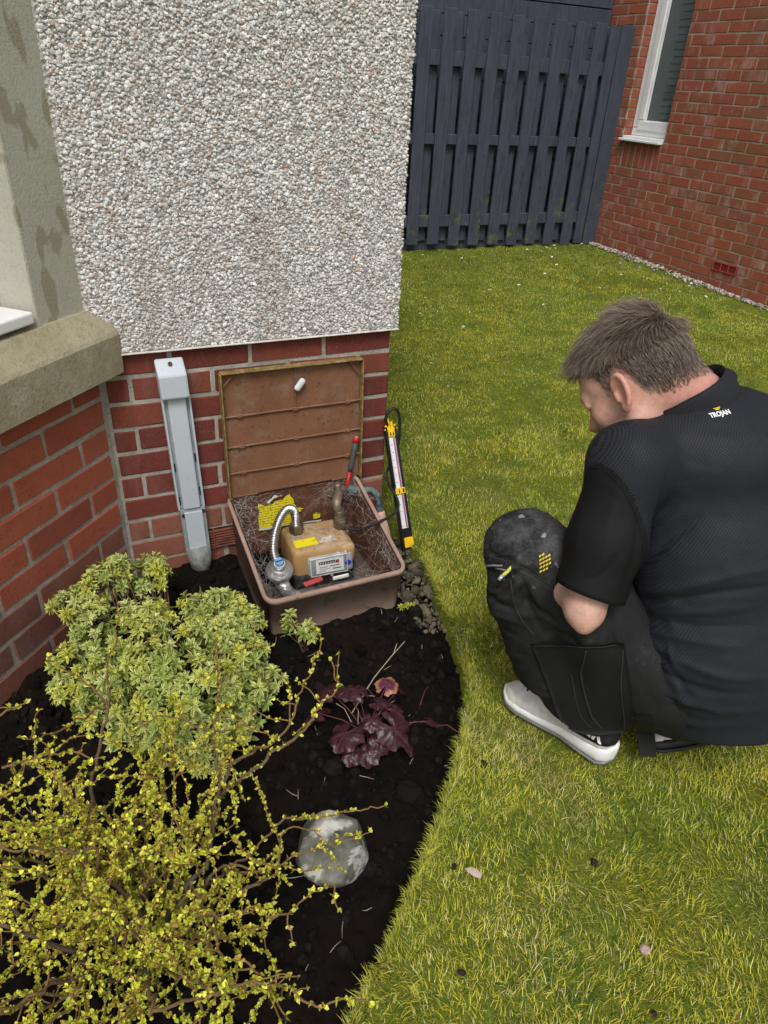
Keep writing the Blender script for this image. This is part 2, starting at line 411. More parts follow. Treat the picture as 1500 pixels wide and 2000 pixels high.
V = np.stack([b-s*w, b+s*w, mid-s*w*.8, mid+s*w*.8, tip], 1).reshape(-1, 3)
o5 = (np.arange(n)*5)[:, None]
F4 = o5+np.array([0, 1, 3, 2]); F3 = o5+np.array([2, 3, 4])
green = np.array([.220, .318, .034]); yel = np.array([.50, .475, .055]); straw = np.array([.62, .55, .24]); dk = np.array([.085, .15, .020])
t1 = sstep(-.34, .26, fbm(P2*1.6+3, 3)+.35*fbm(P2*7, 2)); t1 = t1*.85+.1
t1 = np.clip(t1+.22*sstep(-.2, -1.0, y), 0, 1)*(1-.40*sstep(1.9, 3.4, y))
rnd = rng.random(n)
c = green*(1-t1[:, None])+yel*t1[:, None]
gold = sstep(.08, .45, fbm(P2*1.9+120, 3)+.3*fbm(P2*9+20, 2))*(1-.6*sstep(2.2, 3.4, y)); c = c*(1-.7*gold[:, None])+np.array([.58, .47, .040])*.7*gold[:, None]; bare = sstep(.22, .5, fbm(P2*3.3+210, 3)); c = c*(1-.55*bare[:, None])+np.array([.26, .23, .13])*.55*bare[:, None]
k = (rnd < .12+.22*sstep(.15, .5, fbm(P2*3.1+70, 3)))[:, None]; c = np.where(k, straw, c)
k = (rnd > .84-.35*sstep(.0, .5, -fbm(P2*5+31, 2)))[:, None]; c = np.where(k, dk, c)
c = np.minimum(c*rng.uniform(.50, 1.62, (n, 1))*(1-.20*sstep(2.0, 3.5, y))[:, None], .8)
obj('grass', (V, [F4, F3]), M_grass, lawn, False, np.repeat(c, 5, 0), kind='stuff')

# ------------------------------------------------------------------ bricks
def brick_meshes(L, D, H, mat, n=5, b=.004):
    out = []
    for q in range(n):
        v, f = rbox(-L/2, L/2, -D/2, D/2, -H/2, H/2, b)
        v = v+rng.normal(0, .0011, v.shape)*np.array([1, .6, 1]); out.append(mesh('brick', (v, f), mat))
    return out
def lay(parent, org, dx, nrm, s0, s1, zc, meshes, L, proud=.0):
    c = Vector(org)+Vector(dx)*((s0+s1)/2)+Vector(nrm)*(proud+random.uniform(-.0012, .0012)); c.z = zc+random.uniform(-.0012, .0012)
    o = bpy.data.objects.new('brick', random.choice(meshes)); COL.objects.link(o)
    o.location = c; o.rotation_euler = (0, random.uniform(-.004, .004), math.atan2(dx[1], dx[0])); o.scale = ((s1-s0)/L, 1, 1)
    put(o, parent); return o

house = empty('house', (0, 0, 0), 'house with pale roughcast wall above red brick base and stone bay window', 'house')
# core walls (mortar)
BD = Vector((-.7010, -.7131, 0)).normalized(); BN = Vector((-BD.y, BD.x, 0)); B0 = Vector((-.85, 0, 0))
if BN.y > 0: BN = -BN
wall = obj('wall', rbox(-.875, -.001, .0025, .25, -.15, 3.0, 0), M_mortar, house)
wside = obj('side_wall', rbox(-.25, -.0035, .2505, 6.0, -.15, 3.0, 0), M_mortar, house)
def bayM(off=0): return frame(B0+BN*off, BD, -BN, (0, 0, 1))
bayw = obj('bay_wall', xf(rbox(-.0, 1.0, .0025, .22, -.15, .66, 0), bayM()), M_mortar, house)
mb = brick_meshes(.215, .09, .066, M_brick); mbl = brick_meshes(.215, .09, .066, M_brick_low)
for kk in range(1, 11):
    zc = .69-.075*kk+.0375
    if kk % 2: J = [0, -.22, -.445, -.67, -.848]
    else: J = [0, -.1075, -.3325, -.5575, -.7825, -.848]
    for a, b_ in zip(J[:-1], J[1:]):
        lay(wall, (0, 0, 0), (1, 0, 0), (0, -1, 0), b_+.005, a-(.005 if a < 0 else 0), zc, mb if kk < 8 else mbl, .215, -.0445)
    Js = [.1075 if kk % 2 else .22]
    while Js[-1] < 1.2: Js.append(Js[-1]+.225)
    for a, b_ in zip(Js[:-1], Js[1:]):
        lay(wside, (-.045, 0, 0), (0, 1, 0), (1, 0, 0), a+.005, b_-.005, zc, mb if kk < 8 else mbl, .215, .0)
mby = brick_meshes(.229, .09, .0695, M_brick_bay); mbyl = brick_meshes(.229, .09, .0695, M_brick_low)
for kk in range(1, 12):
    zc = .727-.0795*kk+.0398
    J = [.012, .12 if kk % 2 == 0 else .236]
    while J[-1] < .95: J.append(J[-1]+.24)
    for a, b_ in zip(J[:-1], J[1:]):
        lay(bayw, B0, BD, BN, a+.005, b_-.005, zc, mby if kk < 8 else mbyl, .229, -.0445)
# bay front return, out of frame to the left
e1 = B0+BD*1.0
obj('bay_front', rbox(e1.x-1.6, e1.x, e1.y, e1.y+.22, -.15, .66, 0), M_brick_low, house)
# stone sill, jamb, window on the splay
sp = [(-.072, .640), (.0, .640), (.2, .640), (.2, .815), (.012, .800), (-.04, .758), (-.055, .742), (-.055, .655)]
sp = [(-.055, .640), (.2, .640), (.2, .822), (-.006, .806), (-.05, .752), (-.055, .742)]
def sweep_s(poly, s0, s1, nseg=24, jit=.0004):
    V = []; n_ = len(poly)
    for s_ in np.linspace(s0, s1, nseg):
        for (o_, z_) in poly: V.append([s_, o_+rng.normal(0, jit), z_+rng.normal(0, jit)])
    F = [[k*n_+a, k*n_+(a+1) % n_, (k+1)*n_+(a+1) % n_, (k+1)*n_+a] for k in range(nseg-1) for a in range(n_)]
    return np.array(V), [np.array(F), np.arange(n_)[::-1][None].copy(), ((nseg-1)*n_+np.arange(n_))[None]]
obj('window_sill', xf(sweep_s(sp, -.025, 1.02, 40), bayM()), M_stone, house)
obj('window_jamb', xf(rbox(.004, .178, .003, .24, .80, 3.0, .006, 2), bayM()), M_jamb, house)
wf = obj('window_frame', xf(merge([rbox(.179, .95, .10, .17, .865, .93, .006), rbox(.179, .245, .099, .169, .931, 2.6, .006), rbox(.245, .28, .11, .16, .931, 2.6, .004)]), bayM()), M_pvc, house)
obj('sill_board', xf(rbox(.19, .95, -.004, .11, .818, .846, .005, 2), bayM()), M_pvc, wf)
mg = Mat('window_glass', .04, .6); mg.base((.03, .04, .045)); M_glass = mg.m
obj('pane', xf(rbox(.281, .94, .13, .15, .931, 2.6, 0), bayM()), M_glass, wf)
# roughcast panel with its chippings
rc = obj('roughcast_panel', merge([rbox(-.875, .0125, -.0135, .0, .688, 3.0, .002), rbox(-.002, .0125, .0005, 6.0, .688, 3.0, .002)]), M_roughcast, house)
obj('render_bead', rbox(-.80, .016, -.0225, -.0005, .684, .6875, .0008), simple('bead', (.62, .6, .56), .6), house)
gx, gz = np.meshgrid(np.arange(-.858, .016, .0058), np.arange(.692, 1.64, .0058)); n = gx.size
px_ = gx.ravel()+rng.uniform(-.0029, .0029, n); pz_ = gz.ravel()+rng.uniform(-.0029, .0029, n)
r = rng.uniform(.0029, .0052, n)*rng.choice([.75, 1, 1.35], n, p=[.35, .5, .15])
pos = np.c_[np.minimum(px_, .0135), -.0135-r*.15+rng.uniform(-.002, .001, n), np.maximum(pz_, .690)]
S = r[:, None]*np.c_[rng.uniform(.8, 1.4, n), rng.uniform(.34, .62, n), rng.uniform(.65, 1.1, n)]
R = randrot(n); tilt = rng.normal(0, .55, n); R = np.einsum('nij,njk->nik', np.stack([np.cos(tilt), 0*tilt, np.sin(tilt), 0*tilt, 1+0*tilt, 0*tilt, -np.sin(tilt), 0*tilt, np.cos(tilt)], -1).reshape(n, 3, 3), rotz(rng.normal(0, .35, n)))
V, F, ix = scatter(clod_tpl(10, 1, .22), pos, R, S)
cb = np.where(rng.random((n, 1)) < .86, np.array([[.70, .685, .67]]), np.array([[.50, .40, .34]]))
k = rng.random(n) < .14; cb[k] = np.array([.38, .37, .36])
cb = cb*rng.uniform(.72, 1.2, (n, 1)); stn = sstep(.05, .6, fbm(np.c_[pos[:, 0]*9, 0*px_, pos[:, 2]*1.8], 3)); cb = cb*(1-.20*stn[:, None]*np.array([[.9, 1, 1.15]]))
obj('chippings', (V, F), M_pebble, rc, False, np.clip(cb, 0, .92)[ix], kind='stuff')
# terracotta air vent beside the meter box
M_terra = simple('terracotta', (.20, .07, .045), .85, .2, var=.4, scale=25, bump=.001)
vent = obj('air_vent', rbox(-.622, -.50, -.002, .006, .012, .086, .001), simple('vent_dark', (.03, .012, .01), .9), house)
for q in range(7):
    z = .018+q*.0098
    obj('slat', rbox(-.62, -.502, -.010, -.0018, z, z+.0052, .001), M_terra, vent)
obj('frame', merge([rbox(-.626, -.62, -.0112, -.0008, .012, .0875, .001), rbox(-.598, -.593, -.0112, -.0014, .012, .0875, .001)]), M_terra, vent)

# ------------------------------------------------------------------ neighbour's brick house
nb = empty('neighbour_house', (3.97, 2.5, 0), 'neighbouring red brick house with white window and pale stains', 'house')
NX = 3.97; core = NX+.0028
wy0, wy1, wz0, wz1 = 3.092, 3.60, .985, 2.6
nw = obj('wall', merge([rbox(core, core+.3, -1.5, wy0, -.15, 4.0, 0), rbox(core, core+.3, wy1, 7.0, -.15, 4.0, 0), rbox(core, core+.3, wy0, wy1, -.15, wz0, 0), rbox(core, core+.3, wy0, wy1, wz1, 4.0, 0)]), M_mortar_nb, nb)
mn = brick_meshes(.215, .06, .066, M_brick_nb, 6, .003)
rest = []; count = 0
for kk in range(0, 34):
    zc = -.06+.075*kk+.0325+.006
    y = 1.02 if kk % 2 else 1.1325
    while y < 4.6:
        a, b_ = y+.005, y+.22; y += .225
        segs = [(a, b_)]
        inwin = zc > wz0-.02
        insold = .78 < zc < wz0
        if inwin or insold:
            lo, hi = (wy0, wy1) if inwin else (3.10, 3.56)
            segs = []
            if a < lo-.02: segs.append((a, min(b_, lo)))
            if b_ > hi+.02: segs.append((max(a, hi+(0 if inwin else .008)), b_))
        for (p0, p1) in segs:
            if p1-p0 < .03: continue
            vis = p0 < 3.95 and p1 > 1.38+.28*max(0, zc) and zc < 2.1 and p0 < 3.95
            if vis and count < 296:
                lay(nw, (NX, 0, 0), (0, -1, 0), (-1, 0, 0), -p1, -p0, zc, mn, .215, -.0292); count += 1
            else: rest.append(rbox(NX, NX+.03, p0, p1, zc-.033, zc+.033, .003))
obj('far_brickwork', merge(rest), M_brick_nb, nw, kind='stuff')
# reveal bricks facing the camera at the far jamb
for kk in range(14, 34):
    zc = -.06+.075*kk+.0325+.006
    if zc < wz0+.02: continue
    o = obj('brick', rbox(NX+.012, NX+.105, wy1-.006, wy1+.01, zc-.033, zc+.033, .003), M_brick_nb, nw)
# soldier course under the sill
for q in range(6):
    y = 3.108+q*.0755
    obj('brick', rbox(NX-.0008, NX+.03, y, y+.0655, .7745, .962, .003), M_brick_nb, nw)
win = obj('window', merge([rbox(NX+.085, NX+.15, wy0+.0, wy1-.007, 1.013, 1.075, .006), rbox(NX+.084, NX+.149, wy1-.085, wy1-.008, 1.0755, 2.55, .006), rbox(NX+.084, NX+.149, wy0+.001, wy0+.05, 1.0755, 2.55, .006)]), M_pvc, nb)
obj('sash', merge([rbox(NX+.072, NX+.12, wy0+.04, wy1-.075, 1.06, 1.135, .008), rbox(NX+.0715, NX+.1195, wy1-.14, wy1-.074, 1.1355, 2.5, .008), rbox(NX+.079, NX+.11, wy1-.155, wy1-.1405, 1.136, 2.5, .003)]), M_pvc, win)
mgl = Mat('pane_reflection', .03, .7); mgl.base((.045, .055, .058)); M_pane = mgl.m
mp_ = Mat('see_through_glass', .05, .6); mp_.base((.17, .20, .205)); mp_.b.inputs['Alpha'].default_value = .5; M_seethru = mp_.m
obj('room', merge([rbox(NX+.26, NX+.28, wy0-.3, wy1+.6, .95, 2.6, 0), rbox(NX+.125, NX+.26, wy0+.002, wy1-.01, 1.09, 1.128, .002)]), simple('room_grey', (.62, .70, .71), .8, var=.1), nb)
obj('pane', rbox(NX+.098, NX+.104, wy0+.03, wy1-.10, 1.13, 2.5, 0), M_seethru, win)
obj('gasket', rbox(NX+.0965, NX+.108, wy1-.160, wy1-.150, 1.13, 2.5, .001), simple('gasket', (.02, .02, .022), .5), win)
for q in range(26):
    z = 1.15+q*.05
    obj('blind_line', rbox(NX+.0945, NX+.0972, wy0+.06+(.0 if q % 2 else .03), wy0+.20+(0.02 if q % 3 else 0), z, z+.0035, .0004), simple('blind_line_dark', (.05, .07, .075), .5), win)  # blind lines: thin dark strips just in front of the glass
obj('sill', merge([rbox(NX-.045, NX+.09, wy0+.012, wy1+.0, .972, .992, .004), rbox(NX-.012, NX+.0895, wy0+.01, wy1-.02, .9925, 1.0125, .003)]), M_pvc, win)
orn = empty('window_ornament', (NX+.15, 3.245, 1.13), 'small black figure on a chequered stand inside the neighbouring house window', 'ornament')
OB = simple('ornament_black', (.012, .012, .013), .4)
v, f = ico(3); obj('head', (v*np.array([.026, .026, .028])+np.array([NX+.15, 3.300, 1.375]), f), OB, orn, True)
obj('body', tube(spline([(NX+.15, 3.300, 1.36), (NX+.15, 3.305, 1.335), (NX+.15, 3.33, 1.305), (NX+.15, 3.36, 1.30)], 6), [.012]*6+[.03]*6+[.02]*6+[.006], 10), OB, orn, True)
obj('beak', tube([(NX+.135, 3.275, 1.30), (NX+.132, 3.268, 1.29)], [.008, .003], 8), simple('ornament_yellow', (.55, .42, .05), .5), orn, True)
for q in range(9): obj('stand_ring', lathe([(0, 0), (.016, 0), (.018, .008), (.016, .016), (0, .016)], 10, TRS((NX+.15, 3.262, 1.13+q*.0165))), OB if q % 2 else simple('ornament_pale', (.40, .40, .38), .5), orn, True)
# small red plastic air brick
ab = obj('air_brick', rbox(NX-.004, NX+.01, 2.02, 2.26, .158, .226, .002), simple('airbrick_dark', (.16, .022, .018), .6), nb)
for q in range(4): obj('fin', rbox(NX-.011, NX-.0035, 2.025+q*.075, 2.033+q*.075, .16, .224, .001), simple('airbrick_red', (.36, .05, .045), .55), ab)
obj('louvre', merge([rbox(NX-.0095, NX-.0034, 2.03, 2.25, .218, .2255, .001), rbox(NX-.0095, NX-.0034, 2.03, 2.25, .1585, .166, .001)]), MAT['airbrick_red'], ab)
# pale gravel line at the neighbour's wall
ng = 900; gy = rng.uniform(.9, 3.72, ng); gxx = 3.955-np.abs(rng.normal(0, .05, ng))*(.6+.8*np.abs(np.sin(gy*1.7)))
r = rng.uniform(.005, .013, ng); pos = np.c_[gxx, gy, lawn_z(gxx, gy)+r*.5+.008]
V, F, ix = scatter(T20, pos, randrot(ng), r[:, None]*rng.uniform(.7, 1.2, (ng, 3)))
cc = np.array([[.40, .37, .32]])*rng.uniform(.35, 1.5, (ng, 1)); cc[rng.random(ng) < .25] *= np.array([.7, .55, .45])
obj('gravel', (V, F), M_gravel, None, False, np.clip(cc, 0, .85)[ix], 'pale gravel strip along the foot of the neighbouring brick wall', 'gravel', kind='stuff')

# ------------------------------------------------------------------ fence and shed
def wood_mat(name, c):
    m = Mat(name, .72, .25); m.co(True)
    k = m.ramp(m.noise(10, 5, .6, stretch=(8, 8, .5)), [(.3, tuple(np.array(c)*.7)), (.7, tuple(np.array(c)*1.3))])
    k = m.mix(k, (.012, .014, .02), m.ramp(m.noise(6, 5, .7), [(.55, 0), (.75, .55)]))
    tcz = m.n('ShaderNodeSeparateXYZ'); m.set(tcz.inputs[0], m.n('ShaderNodeTexCoord').outputs['Object'])
    alg = m.math('MULTIPLY', m.ramp(m.noise(7, 4, .7), [(.55, 0), (.7, 1)]), m.ramp(tcz.outputs[2], [(.08, 1.0), (.75, .0)]))
    k = m.mix(k, (.17, .17, .035), alg)
    m.base(k); m.bump(m.noise(26, 4, .6, stretch=(10, 10, .6)), .0012); return m.m
M_fence = wood_mat('blue_grey_stain', (.054, .064, .089))
FY = 3.72
fence = empty('fence', (3.0, FY, .1), 'dark blue grey timber fence with alternating vertical boards', 'fence')
fl = lambda x: .135-.03*(x-2.0)
def board(x, w, y, z0, z1, t=.018):
    v, f = rbox(x-w/2, x+w/2, y-t/2, y+t/2, z0, z1, .003); v = v+rng.normal(0, .0008, v.shape)
    obj('board', (v, f), M_fence, fence, rot=(0, random.uniform(-.006, .006)*0, 0))
for q in range(-9, 10):
    x = 1.999+q*.2035
    if x < 3.72: board(x, .105+random.uniform(-.004, .004), FY, fl(x)-.005+random.uniform(-.008, .008), 1.805+random.uniform(-.006, .006))
board(3.775, .098, FY-.001, .085, 1.80); board(3.90, .146, FY-.012, .075, 1.81)
for q in range(-9, 10):
    x = 2.10+q*.2035
    if x < 3.75: board(x, .112, FY+.062, fl(x)+.02, 1.79)
for (z0, z1) in ((1.44, 1.54), (.90, .975), (.27, .36)):
    obj('rail', rbox(.1, 3.86, FY+.0105, FY+.050, z0, z1, .003), M_fence, fence)
for x in (.2, 1.9): obj('post', rbox(x-.045, x+.045, FY+.074, FY+.16, -.1, 1.8, .003), M_fence, fence)
obj('gravel_board', rbox(.1, 3.95, FY+.075, FY+.10, -.1, .16, .003), M_fence, fence)
shed = empty('shed', (2.2, 4.2, 0), 'dark blue shed with horizontal boards just above the fence', 'shed')
obj('wall', rbox(-.4, 3.93, 4.03, 6.0, -.1, 2.9, 0), M_fence, shed)
for q in range(20):
    z = .05+q*.145
    obj('board', rbox(-.4, 3.945, 4.005-.004*(q % 2), 4.03, z, z+.139, .004), M_fence, shed)
obj('roof', rbox(-.5, 4.05, 3.93, 6.1, 2.96, 3.0, .005), simple('felt', (.05, .05, .055), .9), shed)

# ------------------------------------------------------------------ gravel and rubble beside the meter box
gb = empty('gravel_patch', (-.06, -.3, -.05), kind='structure')
M_stone_bit = attr_mat('rubble', .9, .2, 0, .0015, 120)
n = 900; gx_ = rng.uniform(-.115, .05, n); gy_ = rng.uniform(-.56, -.03, n)
ok = (gx_ < edge_x(gy_)+.01) & (gx_ > -.112+.0*gy_); gx_, gy_ = gx_[ok], gy_[ok]; n = len(gx_)
r = rng.uniform(.003, .009, n); pos = np.c_[gx_, gy_, soil_z(gx_, gy_)+.010+rng.uniform(0, .02, n)*sstep(-.5, -.3, gy_)]
V, F, ix = scatter(T20, pos, randrot(n), r[:, None]*rng.uniform(.6, 1.2, (n, 3)))
cc = np.array([[.13, .11, .075]])*rng.uniform(.35, 1.5, (n, 1))
obj('small_gravel', (V, F), M_stone_bit, gb, False, cc[ix], kind='stuff')
for q in range(34):
    y = rng.uniform(-.50, -.17); x = rng.uniform(-.10, .035)
    x = min(x, edge_x(np.array([y]))[0]+.005); r_ = rng.uniform(.009, .019)
    v, f = ico(2); v = v*(1+.14*fbm(v*1.3+q*7, 2)[:, None]*2); v = v*r_*rng.uniform(.65, 1.2, 3)
    v = v@randrot(1)[0].T + np.array([x, y, soil_z(np.array([x]), np.array([y]))[0]+.012+.02*sstep(-.5, -.3, y)])
    c_ = np.array([.115, .098, .068])*rng.uniform(.4, 1.4)
    obj('stone', (v, f), M_stone_bit, gb, False, np.tile(c_, (len(v), 1)))

# ------------------------------------------------------------------ gas meter box
def plastic_brown():
    m = Mat('brown_plastic', .62, .3); c = m.ramp(m.noise(6, 6, .65), [(.3, (.155, .068, .035)), (.7, (.235, .112, .062))])
    c = m.mix(c, (.30, .23, .18), m.ramp(m.noise(14, 6, .7), [(.5, 0), (.8, .55)]))
    c = m.mix(c, (.05, .028, .018), m.ramp(m.noise(75, 3, .6), [(.62, 0), (.70, .7)]))
    c = m.mix(c, (.5, .43, .36), m.ramp(m.noise(230, 2, .5), [(.70, 0), (.75, .5)]))
    m.base(c); m.bump(m.noise(90, 4), .0007); return m.m
def plastic_dusty():
    m = Mat('dusty_plastic', .8, .2); c = m.ramp(m.noise(7, 6, .65), [(.3, (.27, .175, .135)), (.7, (.40, .28, .225))])
    c = m.mix(c, (.055, .03, .02), m.ramp(m.noise(20, 6, .7), [(.58, 0), (.72, .6)]))
    c = m.mix(c, (.06, .035, .03), m.ramp(m.voro(28), [(.06, .8), (.09, 0)]))
    m.base(c); m.bump(m.noise(90, 4), .0008); return m.m
M_brown = plastic_brown(); M_dusty = plastic_dusty()
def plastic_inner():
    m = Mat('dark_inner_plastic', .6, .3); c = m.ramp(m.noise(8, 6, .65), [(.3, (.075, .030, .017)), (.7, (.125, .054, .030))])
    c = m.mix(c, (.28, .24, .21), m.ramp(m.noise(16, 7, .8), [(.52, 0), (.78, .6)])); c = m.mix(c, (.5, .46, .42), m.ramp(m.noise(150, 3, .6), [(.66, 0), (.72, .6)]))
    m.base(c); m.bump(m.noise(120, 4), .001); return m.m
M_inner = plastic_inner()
BX0, BX1, BY0, BY1 = -.545, -.112, -.012, -.418
mbox = empty('meter_box', (-.33, -.22, -.06), 'open brown plastic gas meter box against the brick wall', 'meter box')
def rrect(x0, x1, y0, y1, r, n=6):
    out = []
    for (cx_, cy_, a0) in ((x1-r, y1-r, 0), (x0+r, y1-r, 90), (x0+r, y0+r, 180), (x1-r, y0+r, 270)):
        for k_ in range(n+1):
            a = math.radians(a0+90*k_/n); out.append((cx_+r*math.cos(a), cy_+r*math.sin(a)))
    return np.array(out)
def rimz(y): return .205+(np.asarray(y)-BY0)*(.205-.085)/(BY0-BY1)
def ring(profile):      # list of (inset, zfun)
    V = []; n_ = None
    for ins, zf in profile:
        P = rrect(BX0+ins, BX1-ins, BY1+ins, BY0-ins, max(.030-ins, .006)); n_ = len(P)
        V.append(np.c_[P, zf(P[:, 1])])
    V = np.concatenate(V); m_ = len(profile)
    F = np.array([[a*n_+b, a*n_+(b+1) % n_, (a+1)*n_+(b+1) % n_, (a+1)*n_+b] for a in range(m_-1) for b in range(n_)])
    return V, F, n_
V, F, n_ = ring([(.016, lambda y: 0*y-.075), (.002, lambda y: rimz(y)-.016), (-.005, lambda y: rimz(y)-.014), (-.006, lambda y: rimz(y)-.004), (-.004, lambda y: rimz(y)), (.004, lambda y: rimz(y)), (.0065, lambda y: rimz(y)-.005), (.021, lambda y: 0*y-.055)])
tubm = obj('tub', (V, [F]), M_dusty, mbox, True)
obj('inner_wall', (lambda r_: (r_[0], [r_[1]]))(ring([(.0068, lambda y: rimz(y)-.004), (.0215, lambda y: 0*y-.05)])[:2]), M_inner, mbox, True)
fl_ = rrect(BX0+.02, BX1-.02, BY1+.02, BY0-.02, .012); nfl = len(fl_)
obj('floor', (np.c_[fl_, np.full(nfl, -.046)], [np.arange(nfl)[None]]), simple('grimy_floor', (.085, .065, .055), .9, var=.6, scale=40, bump=.003), mbox)
obj('skirt', merge([rbox(-.528, -.378, -.412, -.405, -.125, -.072, .001), rbox(-.325, -.130, -.412, -.405, -.125, -.072, .001), rbox(-.378, -.325, -.409, -.402, -.095, -.0755, .001)]), M_dusty, mbox)
# lid standing against the wall
LM = frame((0, -.034, .205), (1, 0, 0), (0, math.cos(.03), -math.sin(.03)), (0, math.sin(.03), math.cos(.03)))
lid = obj('lid', xf(merge([rbox(-.540, -.108, .006, .0105, .0, .40, .001)]), LM), M_brown, mbox)
def rust_edge():
    m = Mat('lid_rim_mossy', .85, .2); m.base(m.ramp(m.noise(60, 5, .7), [(.35, (.13, .075, .03)), (.55, (.26, .19, .07)), (.7, (.42, .36, .18))])); m.bump(m.noise(150, 4), .001); return m.m
M_rim = rust_edge()
obj('lid_rim', xf(merge([rbox(-.5415, -.1065, -.016, .011, .4004, .405, .001), rbox(-.5448, -.5404, -.015, .0108, .0, .400, .001), rbox(-.1076, -.1032, -.015, .0108, .0, .400, .001)]), LM), M_rim, lid)
for z in (.267, .170, .082):
    pts = [(-.536+.0428*k_, .001+rng.normal(0, .0004), z+rng.normal(0, .0006)) for k_ in range(11)]
    obj('rib', xf(tube(pts, .0035, 6), LM), M_brown, lid)
    for k_ in (1, 5, 9): obj('rib_lug', xf(rbox(pts[k_][0]-.008, pts[k_][0]+.008, -.0035, .0058, z-.0052, z+.0052, .001), LM), M_brown, lid)
obj('rib', xf(rbox(-.3225, -.3195, -.003, .0059, .272, .3995, .0006), LM), M_brown, lid)
obj('gusset', xf(merge([tube([(-.539, -.004, .36), (-.50, -.004, .399)], .002, 6), tube([(-.109, -.004, .35), (-.15, -.004, .399)], .002, 6)]), LM), M_brown, lid)
lt = rbox(-.0095, .0095, -.008, .008, -.021, .021, .0075, 3)
obj('latch', xf(lt, LM @ TRS((-.309, -.010, .345), (0, math.radians(38), 0))), simple('latch_white', (.66, .67, .68), .45, var=.15), lid)
for hx in (-.53, -.20): obj('hinge', tube([(hx, -.024, .203), (hx+.08, -.024, .203)], .005, 8), M_brown, mbox)
# torn yellow label on the back of the tub
def torn_label():
    m = Mat('yellow_label', .6, .3); y = (.72, .62, .015)
    ln = m.n('ShaderNodeTexWave', wave_type='BANDS', bands_direction='Z'); m.set(ln.inputs['Vector'], m.co()); ln.inputs['Scale'].default_value = 34; ln.inputs['Distortion'].default_value = .6
    tx = m.math('MULTIPLY', m.ramp(ln.outputs['Fac'], [(.78, 0), (.84, 1)]), m.ramp(m.noise(160, 2), [(.48, 0), (.52, 1)]))
    c = m.mix(y, (.02, .02, .02), m.math('MULTIPLY', tx, .8)); c = m.mix(c, (.16, .085, .045), m.ramp(m.noise(60, 5, .7), [(.60, 0), (.64, 1)])); m.base(c); return m.m
M_ylab = torn_label()
def torn(poly, y0, nsub=14):
    out = []
    P = np.array(poly, float)
    for a in range(len(P)):
        for t in np.linspace(0, 1, nsub, endpoint=False):
            q = P[a]+(P[(a+1) % len(P)]-P[a])*t; out.append(q+rng.normal(0, .0016, 2))
    out = np.array(out); n_ = len(out)
    V = np.concatenate([np.c_[out[:, 0], np.full(n_, y0), out[:, 1]], np.c_[out[:, 0], np.full(n_, y0-.0006), out[:, 1]]])
    bm = bmesh.new(); vs = [bm.verts.new(v) for v in V[n_:]]; f = bm.faces.new(vs); bmesh.ops.triangulate(bm, faces=[f]); r_ = bm_VF(bm); bm.free(); return r_
LY = -.0315
obj('label', torn([(-.453, .072), (-.335, .062), (-.33, .10), (-.300, .118), (-.325, .128), (-.338, .165), (-.352, .182), (-.372, .168), (-.40, .162), (-.43, .155), (-.452, .166)], LY, 6), M_ylab, mbox)
obj('label', torn([(-.268, .068), (-.245, .07), (-.244, .092), (-.25, .088), (-.256, .095), (-.268, .085)], LY, 4), M_ylab, mbox)
obj('label_backing', torn([(-.455, .066), (-.24, .058), (-.24, .063), (-.455, .0715)], LY-.0004, 5), simple('label_white', (.6, .6, .58), .7), mbox)
obj('label_curl', torn([(-.425, .170), (-.40, .190), (-.374, .186), (-.38, .181), (-.402, .18), (-.42, .163)], LY-.004, 4), MAT['label_white'], mbox)
obj('rim_clip', rbox(-.335, -.285, -.385, -.377, .078, .089, .003, 2), simple('clip_white', (.62, .62, .58), .5, var=.3), mbox)

# ------------------------------------------------------------------ gas meter
meter = empty('gas_meter', (-.30, -.16, -.046), 'tan gas meter with clear index window inside the brown box', 'gas meter')
def tan_mat():
    m = Mat('tan_enamel', .5, .35); c = m.ramp(m.noise(8, 5), [(.3, (.38, .225, .09)), (.7, (.48, .30, .13))])
    g = m.n('ShaderNodeNewGeometry'); sx = m.n('ShaderNodeSeparateXYZ'); m.set(sx.inputs[0], g.outputs['Normal'])
    up = m.ramp(sx.outputs[2], [(.4, 0), (.9, 1)])
    c = m.mix(c, (.05, .035, .025), m.math('MULTIPLY', m.ramp(m.noise(70, 6, .8), [(.48, 0), (.62, .8)]), up))
    c = m.mix(c, (.40, .35, .29), m.math('MULTIPLY', m.ramp(m.noise(25, 5, .7), [(.42, 0), (.66, .75)]), up)); m.base(c); m.bump(m.noise(200, 3), .0006); return m.m
M_tan = tan_mat()
MM = TRS((-.302, -.158, 0), (0, 0, math.radians(-3)))
obj('case', xf(rbox(-.098, .098, -.078, .085, -.044, .093, .020, 4), MM), M_tan, meter, True)
obj('shoulder', xf(rbox(.052, .104, -.085, .02, .02, .088, .018, 4), MM), M_tan, meter, True)
obj('base_plate', xf(rbox(-.10, .10, -.085, .08, -.046, .004, .008, 2), MM), simple('meter_shadow', (.03, .028, .028), .6), meter)  # near-black block painting in the shadow at the bottom of the meter
for (x, y, zt, nm) in ((-.058, .03, .128, 'inlet_union'), (.085, .02, .125, 'outlet_union')):
    h6 = lathe([(.0, .085), (.021, .085), (.021, .099), (.0235, .10), (.0235, zt-.004), (.021, zt), (.0, zt)], 6)
    obj(nm, xf(h6, MM @ TRS((x, y, 0))), simple('brass_dull', (.16, .13, .085), .5, .5, .7, var=.4, scale=40), meter)
